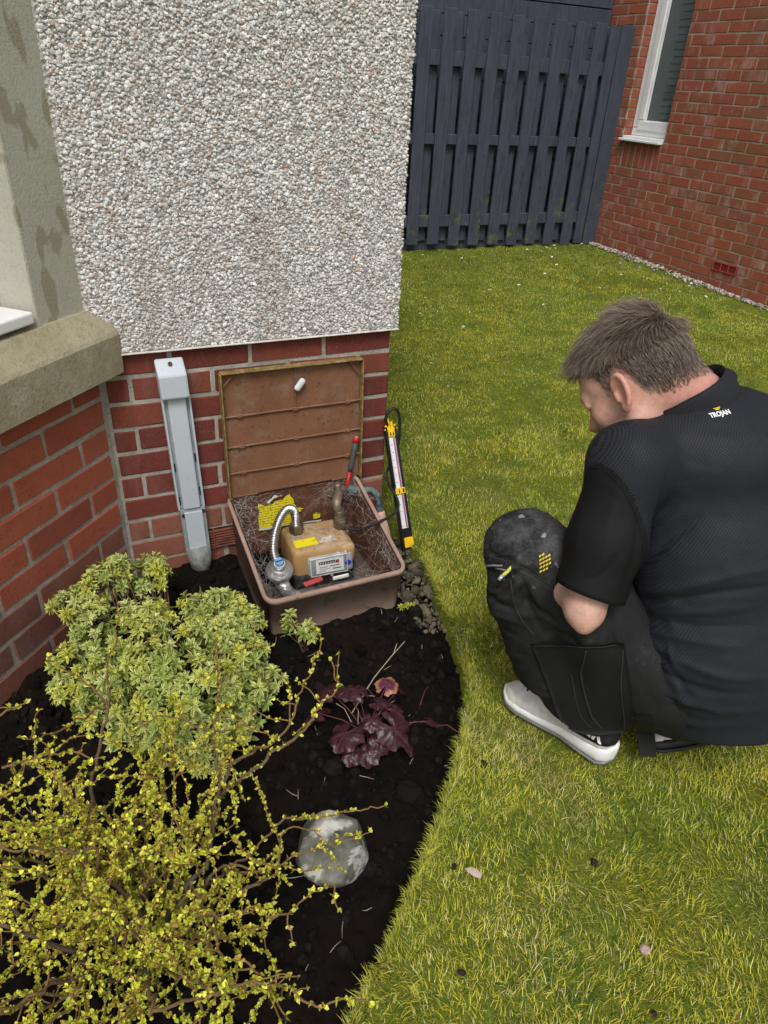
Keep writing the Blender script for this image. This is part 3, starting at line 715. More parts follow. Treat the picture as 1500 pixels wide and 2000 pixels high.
# front index housing
W0 = MM @ TRS((.018, -.088, .036), (math.radians(-14), 0, 0)) @ Matrix.Diagonal((1.0, 1.0, .74, 1))
M_idx = simple('index_grey', (.30, .31, .32), .35, .5, var=.15)
hs_ = obj('index_housing', xf(merge([rbox(-.073, .073, -.006, .012, -.043, .043, .010, 3)]), W0), M_idx, meter, True)
mc = Mat('clear_cover', .08, .5); mc.base((.95, .95, .95)); mc.b.inputs['Transmission Weight'].default_value = 1.0; mc.b.inputs['IOR'].default_value = 1.12; M_clear = mc.m
obj('plate', xf(rbox(-.050, .040, -.0078, -.0063, -.032, .030, .0005), W0), simple('plate_white', (.78, .78, .77), .5, var=.05), hs_)
obj('drum_window', xf(rbox(-.041, .012, -.0090, -.0079, .006, .0195, .0003), W0), simple('drum_black', (.01, .01, .011), .4), hs_)
for q in range(6): obj('digit_drum', xf(rbox(-.0385+q*.0084, -.0333+q*.0084, -.0098, -.0091, .0085, .017, .0003), W0), simple('drum_digit', (.45, .45, .44), .5), hs_)
obj('red_digits', xf(rbox(.0135, .025, -.0092, -.0079, .004, .018, .0003), W0), simple('drum_red', (.40, .05, .05), .5), hs_)
obj('printed_lines', xf(merge([rbox(-.040, -.012, -.0083, -.0079, -.008, -.0045, 0), rbox(-.040, -.004, -.0083, -.0079, -.016, -.0135, 0), rbox(-.006, .026, -.0083, -.0079, -.008, -.003, 0), rbox(.004, .03, -.0083, -.0079, -.022, -.0155, 0), rbox(-.040, -.018, -.0083, -.0079, -.024, -.0215, 0)]), W0), simple('print_grey', (.22, .23, .26), .6), hs_)
obj('seal', xf(lathe([(0, 0), (.0105, 0), (.0105, .004), (.008, .006), (0, .006)], 16), W0 @ TRS((.054, -.006, -.004), (math.radians(90), 0, 0))), simple('seal_blue', (.012, .03, .42), .4), hs_)
obj('cover', xf(rbox(-.068, .046, -.0155, -.0112, -.038, .038, .004, 2), W0), M_clear, hs_)
obj('cover_rim', xf(merge([tube([(-.068, -.012, -.038), (-.068, -.012, .038), (.05, -.012, .038), (.05, -.012, -.038), (-.068, -.012, -.038)], .0024, 6)]), W0), simple('rim_clear', (.52, .53, .53), .25, .5), hs_)
obj('screw_lug', xf(merge([rbox(-.004, .004, -.008, .004, -.056, -.042, .002), rbox(.045, .052, -.012, .004, .036, .05, .002), rbox(.022, .029, -.012, .004, .036, .047, .002)]), W0), MAT['rim_clear'], hs_)
obj('rating_label', xf(rbox(-.086, -.012, -.052, -.012, .0935, .0943, 0), MM @ TRS((0, 0, 0), (0, 0, .05))), M_ylab, meter)
obj('white_label', xf(rbox(-.006, .05, -.050, -.016, .0936, .0944, 0), MM), simple('label_dirty', (.46, .40, .32), .7, var=.6, scale=90), meter)
obj('test_nipple', xf(lathe([(0, 0), (.007, 0), (.007, .014), (.0045, .016), (.0045, .03), (0, .03)], 10), TRS((-.203, -.175, .083))), MAT['brass_dull'], meter)

# regulator, valve, flexible inlet
reg = empty('gas_regulator', (-.455, -.25, -.046), 'round silver regulator with blue cap at the left of the meter', 'regulator')
RM = TRS((-.457, -.255, .055), (math.radians(20), math.radians(-6), 0))
M_alu = simple('cast_alloy', (.62, .62, .61), .38, .5, .8, var=.35, scale=60, bump=.003, bscale=90)
obj('body', xf(lathe([(0, -.02), (.026, -.02), (.028, -.006), (.040, -.003), (.0415, .001), (.0395, .004), (.0395, .006), (.0415, .008), (.041, .012), (.034, .016), (.030, .022), (.022, .028), (.018, .033), (.017, .040), (0, .040)], 24), RM), M_alu, reg, True)
obj('number_ring', xf(lathe([(.0135, .0405), (.0165, .0405), (.0165, .047), (.0135, .047), (.0, .047)], 20), RM), simple('ring_white', (.68, .68, .68), .5), reg)
obj('cap', xf(merge([lathe([(0, .0472), (.0145, .0472), (.0145, .055), (.0125, .058), (0, .058)], 20)]), RM), simple('cap_blue', (.13, .30, .52), .45, var=.2), reg)
obj('cap_slot', xf(rbox(-.012, .012, -.002, .002, .0575, .0592, .0005), RM), simple('slot_dark', (.02, .03, .04), .7), reg)
obj('outlet_spigot', merge([tube([(-.457, -.258, .03), (-.447, -.275, .0), (-.43, -.285, -.02)], [.022, .020, .020], 12), tube([(-.43, -.285, -.02), (-.405, -.30, -.03), (-.39, -.31, -.045)], .018, 12)]), M_alu, reg, True)
valve = empty('gas_valve', (-.39, -.30, -.046), 'grimy gas valve with red lever in front of the meter', 'valve')
obj('body', merge([lathe([(0, 0), (.018, 0), (.018, .03), (.013, .034), (.013, .05), (0, .05)], 12, TRS((-.385, -.30, -.042), (.3, .3, 0)))]), simple('grimy_metal', (.12, .11, .10), .6, .4, .6, var=.5, scale=50), valve)
obj('lever', xf(rbox(-.004, .058, -.0085, .0085, -.003, .003, .0028, 2), TRS((-.388, -.29, .012), (.25, -.06, .12))), simple('lever_red', (.42, .05, .045), .5, var=.3), valve)
pts = spline([(-.462, -.235, .085), (-.464, -.222, .115), (-.452, -.20, .152), (-.428, -.172, .182), (-.398, -.145, .196), (-.372, -.130, .184), (-.362, -.126, .158), (-.3605, -.128, .125)], 34)
s_ = np.concatenate([[0], np.cumsum(np.linalg.norm(np.diff(pts, axis=0), axis=1))])
obj('flexible_pipe', tube(pts, .0125+.0021*np.sin(s_/.0072*2*np.pi), 14), simple('bright_steel', (.58, .58, .57), .28, .5, .95, var=.15), None, True, None, 'ribbed silver flexible pipe arching from regulator to meter', 'pipe')
# outlet pipework through the side of the box
gp = empty('gas_pipe', (-.19, -.1, .12), 'brass and grey outlet pipe bending out through the box side', 'pipe')
M_brass = simple('brass_old', (.24, .20, .145), .5, .5, .6, var=.45, scale=35, bump=.001)
ux = MM @ Vector((.085, .02, .12))
obj('union', merge([lathe([(0, .0), (.017, 0), (.017, .010), (.0135, .013), (.0165, .018), (.0135, .023), (.0165, .028), (.0135, .033), (.016, .038), (0, .038)], 14, TRS(ux, (0, -.1, 0)))]), M_brass, gp, True)
obj('elbow', tube(spline([(ux.x-.004, ux.y+.001, ux.z+.035), (ux.x-.010, ux.y+.008, ux.z+.060), (-.198, -.085, .188), (-.19, -.072, .192)], 6), [.0145]*6+[.0160]*5+[.0135]*8, 12), M_brass, gp, True)
obj('tee', merge([lathe([(0, 0), (.013, 0), (.0135, .02), (.011, .024), (.011, .03), (0, .03)], 12, along((-.192, -.07, .185), (-.204, -.075, .225))), tube([(-.20, -.072, .19), (-.17, -.067, .182)], .0155, 12)]), M_brass, gp, True)
def painted():
    m = Mat('chipped_grey_paint', .7, .3); c = m.ramp(m.noise(40, 5, .7), [(.42, (.055, .065, .07)), (.5, (.13, .16, .17)), (.62, (.22, .25, .25))]); m.base(c); m.bump(m.noise(60, 4), .0015); return m.m
obj('pipe', tube(spline([(-.172, -.067, .182), (-.13, -.062, .171), (-.10, -.060, .163), (-.072, -.059, .155), (-.052, -.06, .138), (-.043, -.061, .11), (-.037, -.062, .078), (-.034, -.063, .06)], 6), .0128, 12), painted(), gp, True)
obj('pipe_sleeve', tube([(-.036, -.062, .068), (-.034, -.066, .055), (-.026, -.085, .0), (-.014, -.115, -.09)], [.0155, .0165, .019, .021], 14), simple('pink_sleeve', (.62, .38, .31), .6, var=.1), None, True, None, 'pale pink pipe sleeve running into the ground beside the box', 'pipe')
# cobwebs: fine threads strung about the tub
th = []
def inside(): return np.array([rng.uniform(-.53, -.125), rng.uniform(-.40, -.03), rng.uniform(-.03, .06)])
anch = [(-.53, -.06, .19), (-.53, -.15, .14), (-.53, -.25, .10), (-.53, -.34, .07), (-.40, -.395, .05), (-.25, -.395, .05), (-.13, -.39, .05), (-.128, -.30, .08), (-.128, -.2, .12), (-.13, -.06, .19), (-.2, -.03, .18), (-.48, -.03, .19)]
for q in range(1000):
    c0 = np.array(anch[rng.integers(len(anch))])+rng.normal(0, .03, 3); c1 = c0+rng.normal(0, .038, 3)*np.array([1, 1, .7])
    for c_ in (c0, c1): c_[0] = np.clip(c_[0], -.533, -.124); c_[1] = np.clip(c_[1], -.405, -.026); c_[2] = np.clip(c_[2], -.04, float(rimz(c_[1]))-.004)
    m_ = (c0+c1)/2-np.array([0, 0, rng.uniform(0, .008)])
    th.append(tube([c0, m_, c1], rng.uniform(.00007, .00026), 3, False))
obj('cobweb', merge(th), simple('web', (.42, .39, .37), .9), None, False, None, 'dusty grey cobwebs strung inside the meter box', 'cobweb', kind='stuff')
v, f = np.meshgrid(np.linspace(BX0+.022, BX1-.022, 70), np.linspace(BY1+.022, -.27, 26)); P = np.c_[v.ravel(), f.ravel(), 0*v.ravel()]
P[:, 2] = -.040+.018*np.abs(fbm(P*40, 4))+.045*sstep(-.34, -.39, P[:, 1])*(1+.4*fbm(P*25, 3)); nx = 70
i = np.arange(25)[:, None]; j = np.arange(69)[None]
def dust_mat():
    m = Mat('dust_web', .98, .05); m.base(m.ramp(m.noise(90, 6, .8), [(.35, (.045, .036, .03)), (.6, (.16, .135, .12)), (.8, (.33, .30, .28))])); m.bump(m.noise(220, 5, .8), .005); return m.m
obj('dust', (P, [np.stack([i*nx+j, i*nx+j+1, (i+1)*nx+j+1, (i+1)*nx+j], -1).reshape(-1, 4)]), dust_mat(), None, True, None, 'matted grey dust and web lying in the meter box floor', 'dust', kind='stuff')

# ------------------------------------------------------------------ cable duct on the wall
duct = empty('cable_duct', (-.66, -.02, -.05), 'grey plastic cable duct with rounded foot fixed to the brick wall', 'cable duct')
def duct_mat():
    m = Mat('duct_grey', .5, .35); c = m.ramp(m.noise(5, 5), [(.3, (.44, .49, .54)), (.7, (.53, .58, .63))])
    c = m.mix(c, (.12, .12, .12), m.ramp(m.noise(55, 5, .7), [(.63, 0), (.74, .6)])); m.base(c); return m.m
M_duct = duct_mat(); M_duct_d = simple('duct_shadow', (.30, .325, .345), .55, var=.25)
sh = Matrix(((1, 0, -.032, .032*.66), (0, 1, 0, 0), (0, 0, 1, 0), (0, 0, 0, 1)))
v, f = rbox(-.714, -.637, -.052, -.0062, .557, .662, .006, 2)
k = (v[:, 2] > .6) & (v[:, 1] < -.03); v[k, 2] -= .034; k = (v[:, 2] > .6) & (v[:, 1] >= -.03); v[k, 1] = np.minimum(v[k, 1], -.0063)
obj('cap', xf((v, f), sh), M_duct, duct)
obj('cap_screw', xf(lathe([(0, 0), (.006, 0), (.006, .003), (0, .003)], 10), TRS((-.675, -.028, .652), (math.radians(78), 0, 0))), simple('rust', (.10, .06, .04), .8), duct)
obj('base', xf(merge([rbox(-.711, -.634, -.020, -.006, .19, .5565, .002)]), sh), M_duct_d, duct)
obj('cover', xf(rbox(-.698, -.647, -.034, -.0195, .192, .5562, .004, 2), sh), M_duct, duct)
obj('edge', xf(merge([rbox(-.7125, -.7065, -.028, -.0065, .19, .5563, .0015), rbox(-.6385, -.6325, -.028, -.0065, .19, .5563, .0015)]), sh), M_duct, duct)
for (x, z) in ((-.7035, .335), (-.641, .36), (-.7035, .222), (-.641, .245)):
    obj('slot', xf(rbox(x-.002, x+.002, -.0222, -.0195, z-.016, z+.012, .0005), sh), simple('slot_black', (.02, .02, .02), .7), duct)
def tongue(x0, x1, z0, z1, y0, y1):
    c_ = (x0+x1)/2; r_ = (x1-x0)/2; pl = [(x1, z1), (x0, z1)]
    for k_ in range(15):
        a = math.pi+math.pi*k_/14; pl.append((c_+r_*math.cos(a), z0+1.6*r_+1.6*r_*math.sin(a)))
    V, F = prism(pl, y0, y1); return V[:, [0, 2, 1]], F
obj('foot', xf(tongue(-.709, -.634, -.02, .1895, -.006, -.030), sh), simple('foot_grey', (.27, .29, .29), .6, var=.3), duct)
obj('foot_panel', xf(tongue(-.698, -.645, .012, .181, -.0302, -.037), sh), M_duct, duct)
obj('foot_shoulder', xf(merge([lathe([(0, 0), (.0062, 0), (.0062, .004), (0, .004)], 8, TRS((-.7005, -.0302, .172), (math.pi/2, 0, 0))), lathe([(0, 0), (.0062, 0), (.0062, .004), (0, .004)], 8, TRS((-.641, -.0302, .178), (math.pi/2, 0, 0)))]), sh), MAT['slot_black'], duct)
v, f = tube([(-.650, -.025, .05), (-.648, -.027, .0), (-.646, -.03, -.06)], [.036, .036, .028], 16); v = v+.004*fbm(v*60, 3)[:, None]
v[:, 1] = np.minimum(v[:, 1], -.004); obj('pipe_stub', (v, f), simple('cement_grey', (.20, .21, .19), .9, var=.5, scale=40, bump=.002), duct, True)

# ------------------------------------------------------------------ pressure gauge leaning on the corner, and screwdriver
gauge = empty('pressure_gauge', (.012, -.185, -.02), 'black and yellow pressure gauge with white scale leaning on the wall corner', 'pressure gauge')
gb0 = Vector((.013, -.188, -.012)); gt = Vector((.0, -.026, .365)); gz_ = (gt-gb0).normalized(); gx1 = Vector((1, 0, 0)); gx1 = (gx1-gz_*gx1.dot(gz_)).normalized(); gy1 = gz_.cross(gx1)
GM = frame(gb0, gx1, gy1, gz_); GLn = (gt-gb0).length
M_blk = simple('gauge_black', (.012, .012, .013), .4, .4); M_yel = simple('gauge_yellow', (.78, .50, .012), .45, var=.1); M_wht = simple('gauge_white', (.72, .72, .74), .4, var=.04)
obj('case', xf(merge([rbox(-.020, -.013, -.012, .010, 0, GLn, .002), rbox(.013, .020, -.012, .010, 0, GLn, .002), rbox(-.0132, .0132, -.002, .0095, 0, GLn, .001)]), GM), M_blk, gauge)
obj('scale_plate', xf(rbox(-.0125, .0125, -.0065, -.0024, .066, GLn-.03, .0005), GM), M_wht, gauge)
obj('glass_tube', xf(merge([tube([(.0055, -.0085, .07), (.0055, -.0085, GLn-.035)], .0022, 8)]), GM), simple('tube_pink', (.42, .11, .14), .25, .5), gauge)
obj('tube_channel', xf(rbox(.0085, .0118, -.0078, -.0066, .068, GLn-.032, 0), GM), simple('channel_grey', (.35, .36, .42), .4), gauge)
tk = []
for q in range(60):
    z = .074+q*(GLn-.115)/59; w_ = .006 if q % 5 == 0 else .0032
    tk.append(rbox(-.0118, -.0118+w_, -.0069, -.0066, z, z+.0008, 0))
    if q % 5 == 0: tk.append(rbox(-.0048, -.0022, -.0069, -.0066, z-.0008, z+.0018, 0))
obj('graduations', xf(merge(tk), GM), simple('tick', (.06, .06, .08), .6), gauge)
obj('end_block', xf(rbox(-.0128, .0205, -.0135, -.0022, .0, .034, .0015), GM), M_yel, gauge)
obj('dark_band', xf(rbox(-.0128, .0128, -.009, -.0023, .036, .065, .001), GM), M_blk, gauge)
mc_ = obj('slider', xf(rbox(-.0185, .0185, -.0125, -.0088, .185, .206, .0015), GM), M_yel, gauge)
obj('slider_mark', xf(merge([rbox(.008, .014, -.0132, -.0126, .189, .202, 0), rbox(-.006, -.003, -.0132, -.0126, .189, .202, 0)]), GM), M_blk, mc_)
hk = obj('top_fitting', xf(merge([rbox(-.012, .012, -.0125, -.0025, GLn-.034, GLn-.004, .002), rbox(-.0235, .0235, -.011, -.0035, GLn-.010, GLn-.006, .001), tube([(-.005, -.006, GLn-.005), (-.006, -.006, GLn+.028)], .0055, 8), tube([(.006, -.006, GLn-.005), (.006, -.006, GLn+.016)], .0048, 8), rbox(-.0185, -.0125, -.010, -.003, GLn-.008, GLn+.006, .001), rbox(.0125, .0185, -.010, -.003, GLn-.008, GLn+.006, .001)]), GM), M_yel, gauge)
obj('fitting_mark', xf(merge([rbox(-.007, -.003, -.0131, -.0126, GLn-.03, GLn-.018, 0), rbox(.003, .007, -.0131, -.0126, GLn-.03, GLn-.018, 0)]), GM), M_blk, hk)
hp = spline([(-.008, -.030, .372), (-.020, -.036, .398), (-.012, -.038, .422), (.008, -.038, .432), (.026, -.034, .415), (.033, -.034, .375), (.032, -.04, .32), (.024, -.040, .28), (.006, -.045, .24), (-.016, -.052, .20), (-.020, -.085, .185), (-.020, -.130, .172), (-.024, -.170, .158), (-.044, -.200, .151), (-.080, -.225, .150), (-.114, -.236, .149), (-.145, -.230, .136), (-.175, -.208, .112), (-.196, -.185, .106), (-.203, -.176, .110)], 8)
obj('hose', tube(hp, .0048, 10), simple('rubber_black', (.018, .019, .02), .55), gauge, True)
scr = empty('screwdriver', (-.15, -.03, .2), 'red and grey screwdriver standing in the meter box corner', 'screwdriver')
a_, b_ = (-.162, -.062, .185), (-.121, -.036, .350)
SM = along(a_, b_); SL = (Vector(b_)-Vector(a_)).length
obj('handle', xf(lathe([(0, .055), (.0062, .055), (.0085, .075), (.0075, .10), (.0092, .125), (.009, SL-.018), (0, SL-.018)], 12), SM), simple('grip_grey', (.07, .075, .08), .6), scr, True)
obj('collar', xf(lathe([(0, -.02), (.0055, -.02), (.0058, .056), (0, .056)], 10), SM), simple('tool_red', (.50, .015, .02), .4), scr, True)
obj('end_cap', xf(lathe([(0, SL-.0185), (.0096, SL-.0185), (.0100, SL-.006), (.007, SL), (0, SL)], 12), SM), MAT['tool_red'], scr, True)
obj('cap_badge', xf(lathe([(0, SL), (.006, SL), (.006, SL+.0012), (0, SL+.0012)], 12), SM), simple('badge_blue', (.35, .45, .62), .4), scr)

# ------------------------------------------------------------------ rock
def rock_mat():
    m = Mat('veined_rock', .55, .4); c = m.ramp(m.noise(26, 6, .7), [(.3, (.055, .058, .048)), (.5, (.13, .132, .11)), (.72, (.24, .238, .20))])
    vein = m.ramp(m.noise(7.5, 6, .66, stretch=(.6, 1.9, 1.0), dist=.35), [(.565, 0), (.59, .9), (.63, .85), (.66, 0)])
    dt = m.n('ShaderNodeVectorMath', operation='DOT_PRODUCT'); m.set(dt.inputs[0], m.co()); dt.inputs[1].default_value = (.10, .42, .90)
    bnd = m.math('ADD', m.math('SUBTRACT', dt.outputs['Value'], -.523+.036), m.math('MULTIPLY', m.noise(22, 5, .65), .05)); vein = m.math('MAXIMUM', m.math('MULTIPLY', vein, .6), m.ramp(bnd, [(.012, 0), (.018, .95), (.030, .9), (.036, 0)]))
    c = m.mix(c, (.68, .66, .60), vein); c = m.mix(c, (.16, .13, .05), m.ramp(m.noise(45, 5, .7), [(.56, 0), (.72, .5)])); m.base(c); m.bump(m.noise(70, 5, .7), .002); return m.m
v, f = ico(5); nrm = v.copy()
for (d_, k_) in (((.3, -.2, .9), .78), ((-.8, -.3, .5), .80), ((.75, -.55, .35), .82), ((.1, -.95, .2), .80), ((-.2, .8, .6), .82), ((.9, .5, .2), .86), ((-.6, .7, .1), .84), ((-.4, -.8, .5), .84), ((.5, .2, .85), .84)):
    d_ = np.array(d_)/np.linalg.norm(d_); h_ = v@d_; v = v-np.maximum(h_-k_, 0)[:, None]*d_*.92
v = v*(1+.05*fbm(v*2.2, 3)[:, None]); v = v*np.array([.078, .080, .062])
obj('rock', xf((v, f), TRS((-.622, -1.108, -.022), (0, .1, .35))), rock_mat(), None, True, None, 'grey rounded rock with white veins lying on dark soil', 'rock')

# ------------------------------------------------------------------ purple heuchera
heu = empty('purple_plant', (-.43, -.84, -.05), 'low plant with crinkled dark purple leaves in the soil', 'plant')
M_heu = attr_mat('purple_leaf', .38, .45, .12, .0012, 90)
def heu_leaf(r, dead=0.0, seed=0):
    g = np.random.default_rng(seed); nr, na = 9, 45; V = []; C = []
    for a_ in range(nr+1):
        t = a_/nr
        for k_ in range(na):
            an = -math.pi*.93+2*math.pi*.93*k_/(na-1)
            lob = 1-.13*abs(math.sin(an*3.5))**2+.05*math.sin(an*17+seed); R_ = r*t*(lob if t > .3 else 1)*(1.0-.25*abs(an)/math.pi*0)
            x, y = R_*math.sin(an), R_*math.cos(an)+r*.12
            vein = abs(math.sin(an*3.5)); z = .05*r*t*(vein**.6)*1.6 - .30*r*t*t + .07*r*math.sin(an*4+t*6+seed)*t + .03*r*g.normal()*t
            V.append((x, y, z))
            c_ = np.array([.050, .014, .022])*(1-.2*vein)+np.array([.10, .02, .04])*(1-vein)**6*.5; c_ = c_*g.uniform(.8, 1.2)
            if dead and t > .55: c_ = c_*(1-dead*sstep(.6, .85, t))+np.array([.30, .15, .05])*dead*sstep(.6, .85, t)
            if dead: c_ = c_+np.array([.06, .01, .03])
            C.append(c_)
    i = np.arange(nr)[:, None]; j = np.arange(na-1)[None]
    return np.array(V), [np.stack([i*na+j, i*na+j+1, (i+1)*na+j+1, (i+1)*na+j], -1).reshape(-1, 4)], np.array(C)
root = Vector((-.425, -.845, -.045))
HL = [(-.500, -.890, .040, .046, 0), (-.400, -.925, .050, .048, 0), (-.373, -.829, .085, .030, .9), (-.441, -.816, .075, .030, 0), (-.488, -.742, .03, .038, 0), (-.468, -.942, .01, .030, 0), (-.502, -.925, .005, .026, 0), (-.371, -.958, .01, .024, 0), (-.280, -.903, .0, .022, 0), (-.405, -.857, .07, .028, 0), (-.528, -.775, .0, .036, 0), (-.315, -.79, .015, .026, 0), (-.44, -.895, .06, .026, 0), (-.455, -.78, .05, .028, 0), (-.38, -.88, .05, .026, 0), (-.43, -.93, .02, .03, 0)]
for q, (x, y, z, r_, dd) in enumerate(HL):
    V, F, C = heu_leaf(r_, dd, q)
    out = Vector((x, y, 0))-Vector((root.x, root.y, 0)); az_ = math.atan2(out.y, out.x)-math.pi/2
    Mx = TRS((x, y, z), (-(.10+.35*min(out.length/.12, 1))+random.uniform(-.3, .3)+(.5 if dd else 0), random.uniform(-.35, .35), az_+random.uniform(-.5, .5)))
    lf = obj('leaf', xf((V, F), Mx), M_heu, heu, True, C)
    mid_ = (root+Vector((x, y, z)))/2+Vector((0, 0, .012))
    obj('stalk', tube([root, mid_, (x, y, z)], .0012, 5), simple('purple_stalk', (.16, .05, .05), .6), lf)
obj('dry_stem', tube([(-.45, -.80, -.01), (-.36, -.735, .02), (-.29, -.69, .03), (-.235, -.66, .04)], [.0016, .0013, .0011, .0008], 5), MAT['straw'], heu)
obj('dry_stem', tube([(-.28, -.683, .03), (-.262, -.665, .045)], .0009, 5), MAT['straw'], heu)
for q in range(9):
    x, y = -.42+rng.normal(0, .08), -.86+rng.normal(0, .06); a = rng.uniform(0, 6.28); L_ = rng.uniform(.03, .08)
    obj('dry_stem', tube([(x, y, -.01), (x+L_*.5*math.cos(a), y+L_*.5*math.sin(a), .015), (x+L_*math.cos(a), y+L_*math.sin(a), .005)], .0009, 5), MAT['straw'] if q % 2 else MAT['purple_stalk'], heu)

# ------------------------------------------------------------------ variegated evergreen shrub
M_var = attr_mat('variegated_leaf', .38, .45, .15)
def var_leaf(L_, w_, bend):
    rows = [(0, .12), (.25, .75), (.5, 1.0), (.78, .7), (1, .05)]; V = []; C = []
    cream = np.array([.80, .77, .27]); grn = np.array([.20, .28, .03])
    for t, ww in rows:
        y = L_*t; z = -bend*L_*t*t
        for s_, e in ((-1, 1), (-.5, .35), (0, 0), (.5, .35), (1, 1)):
            V.append((s_*w_*ww, y*1.0, z+abs(s_)*w_*ww*.45)); C.append(cream*e+grn*(1-e))
    i = np.arange(4)[:, None]; j = np.arange(4)[None]
    return np.array(V), [np.stack([i*5+j, i*5+j+1, (i+1)*5+j+1, (i+1)*5+j], -1).reshape(-1, 4)], np.array(C)
def rosette(seed, shade):
    g = np.random.default_rng(seed); L = []; C = []
    for wh, (n_, el, sc) in enumerate(((5, .95, .72), (7, .45, 1.0), (6, .02, .95))):
        for k_ in range(n_):
            V, F, c_ = var_leaf(.026*sc*g.uniform(.85, 1.15), .0047*g.uniform(.85, 1.15), g.uniform(.05, .35))
            a = 2*math.pi*(k_+g.uniform(-.25, .25))/n_+wh*.6
            L.append(xf((V, F), TRS((0, 0, -.006*wh), (0, 0, a)) @ TRS((0, .002, 0), (el+g.uniform(-.15, .15), g.uniform(-.3, .3), 0)))); C.append(c_*g.uniform(.75, 1.15)*np.array(shade))
    V, F = merge(L); return mesh('leaf_rosette', (V, F), M_var, True, np.concatenate(C))
ros = [rosette(s_, sh_) for s_, sh_ in ((1, (1, 1, 1)), (2, (1.05, 1.02, .8)), (3, (.85, .9, .85)), (4, (1, 1, 1.2)), (5, (.7, .8, .7)), (6, (1, .95, .5)))]
shrub = empty('variegated_shrub', (-.86, -.55, -.05), 'dense low shrub with cream edged green leaves beside the bay', 'shrub')
LUMP = [(-1.019, -0.313, 0.14, 0.05), (-0.923, -0.26, 0.15, 0.06), (-0.83, -0.256, 0.14, 0.055), (-0.971, -0.452, 0.15, 0.065), (-0.865, -0.489, 0.17, 0.065), (-1.041, -0.46, 0.08, 0.055), (-0.955, -0.589, 0.13, 0.065), (-0.858, -0.655, 0.17, 0.07), (-0.748, -0.57, 0.14, 0.065), (-0.713, -0.404, 0.1, 0.05), (-0.66, -0.41, 0.09, 0.042), (-0.625, -0.46, 0.06, 0.035), (-0.669, -0.606, 0.11, 0.06), (-0.64, -0.615, 0.05, 0.035), (-0.785, -0.731, 0.14, 0.07), (-0.691, -0.723, 0.08, 0.055), (-0.878, -0.728, 0.11, 0.06), (-0.798, -0.76, 0.06, 0.055), (-1.002, -0.599, 0.05, 0.055), (-0.654, -0.679, 0.05, 0.05), (-0.858, -0.733, 0.04, 0.045), (-1.053, -0.504, 0.03, 0.045), (-0.941, -0.67, 0.07, 0.055), (-1.02, -.56, .02, .05), (-.95, -.67, .01, .055), (-.88, -.735, .005, .055), (-.80, -.775, .0, .05), (-.72, -.74, .01, .05)]
NLUMP = len(LUMP)
gl = np.random.default_rng(8)
for l in list(LUMP):
    for q in range(3):
        d_ = gl.normal(size=3); d_[2] = abs(d_[2]); d_ /= np.linalg.norm(d_); LUMP.append((*(np.array(l[:3])+d_*l[3]*gl.uniform(.65, .95)), gl.uniform(.018, .036)))
occ = []; stemsV = []
g = np.random.default_rng(21); tries = 0
rp = random.Random(5)
extra = []
while len(occ) < 640 and tries < 45000:
    tries += 1
    l = LUMP[g.integers(len(LUMP))]; d_ = g.normal(size=3); d_[2] = abs(d_[2])*1.1-.40; d_ /= np.linalg.norm(d_)
    P = np.array(l[:3])+d_*l[3]*np.array([1, 1, .95])*g.uniform(.86, 1.08)
    if P[2] < -.04: continue
    # not deep inside another lump, not through the bay wall
    if any(np.linalg.norm((P-np.array(m_[:3]))/m_[3]) < .66 for m_ in LUMP): continue
    if (Vector(P)-B0).dot(BN) < .045: continue
    if any(np.linalg.norm(P-q) < .0195 for q in occ): continue
    occ.append(P)
    nz = Vector(d_)*.8+Vector((0, -.25, .75))+Vector(g.normal(0, .28, 3)); Mr = nz.to_track_quat('Z', 'Y').to_euler()
    if len(occ) > 296:
        extra.append((P, nz, rp.uniform(0, 6.28), rp.uniform(.52, .9), rp.randrange(6))); continue
    o = bpy.data.objects.new('leaf_rosette', rp.choice(ros)); COL.objects.link(o); o.location = P
    o.rotation_euler = (Matrix.Rotation(0, 3, 'Z') @ nz.to_track_quat('Z', 'Y').to_matrix() @ Matrix.Rotation(rp.uniform(0, 6.28), 3, 'Z')).to_euler()
    s_ = rp.uniform(.52, .92); o.scale = (s_, s_, s_); put(o, shrub)
    base_ = np.array([-.86+.35*(P[0]+.86), -.56+.35*(P[1]+.56), -.06]); md = (base_+P)/2+g.normal(0, .015, 3)
    stemsV.append(tube(spline([base_, md, P], 4), np.linspace(.0032, .0014, 9), 5, False))
rosVF = []
for m_ in ros:
    cv = np.zeros(len(m_.vertices)*3, np.float32); m_.vertices.foreach_get('co', cv); cc_ = np.zeros(len(m_.vertices)*4, np.float32); m_.color_attributes['Col'].data.foreach_get('color', cc_)
    rosVF.append((cv.reshape(-1, 3), np.array([list(p_.vertices) for p_ in m_.polygons]), cc_.reshape(-1, 4)[:, :3]))
eL = []; eC = []
for P, nz, a_, s_, k_ in extra:
    Mx = Matrix.Translation(P) @ nz.to_track_quat('Z', 'Y').to_matrix().to_4x4() @ Matrix.Rotation(a_, 4, 'Z') @ Matrix.Diagonal((s_, s_, s_, 1)); eL.append(xf((rosVF[k_][0], [rosVF[k_][1]]), Mx)); eC.append(rosVF[k_][2])
if eL: obj('small_rosettes', merge(eL), M_var, shrub, True, np.concatenate(eC), kind='stuff')
obj('stems', merge(stemsV), simple('shrub_bark', (.09, .055, .03), .8), shrub)
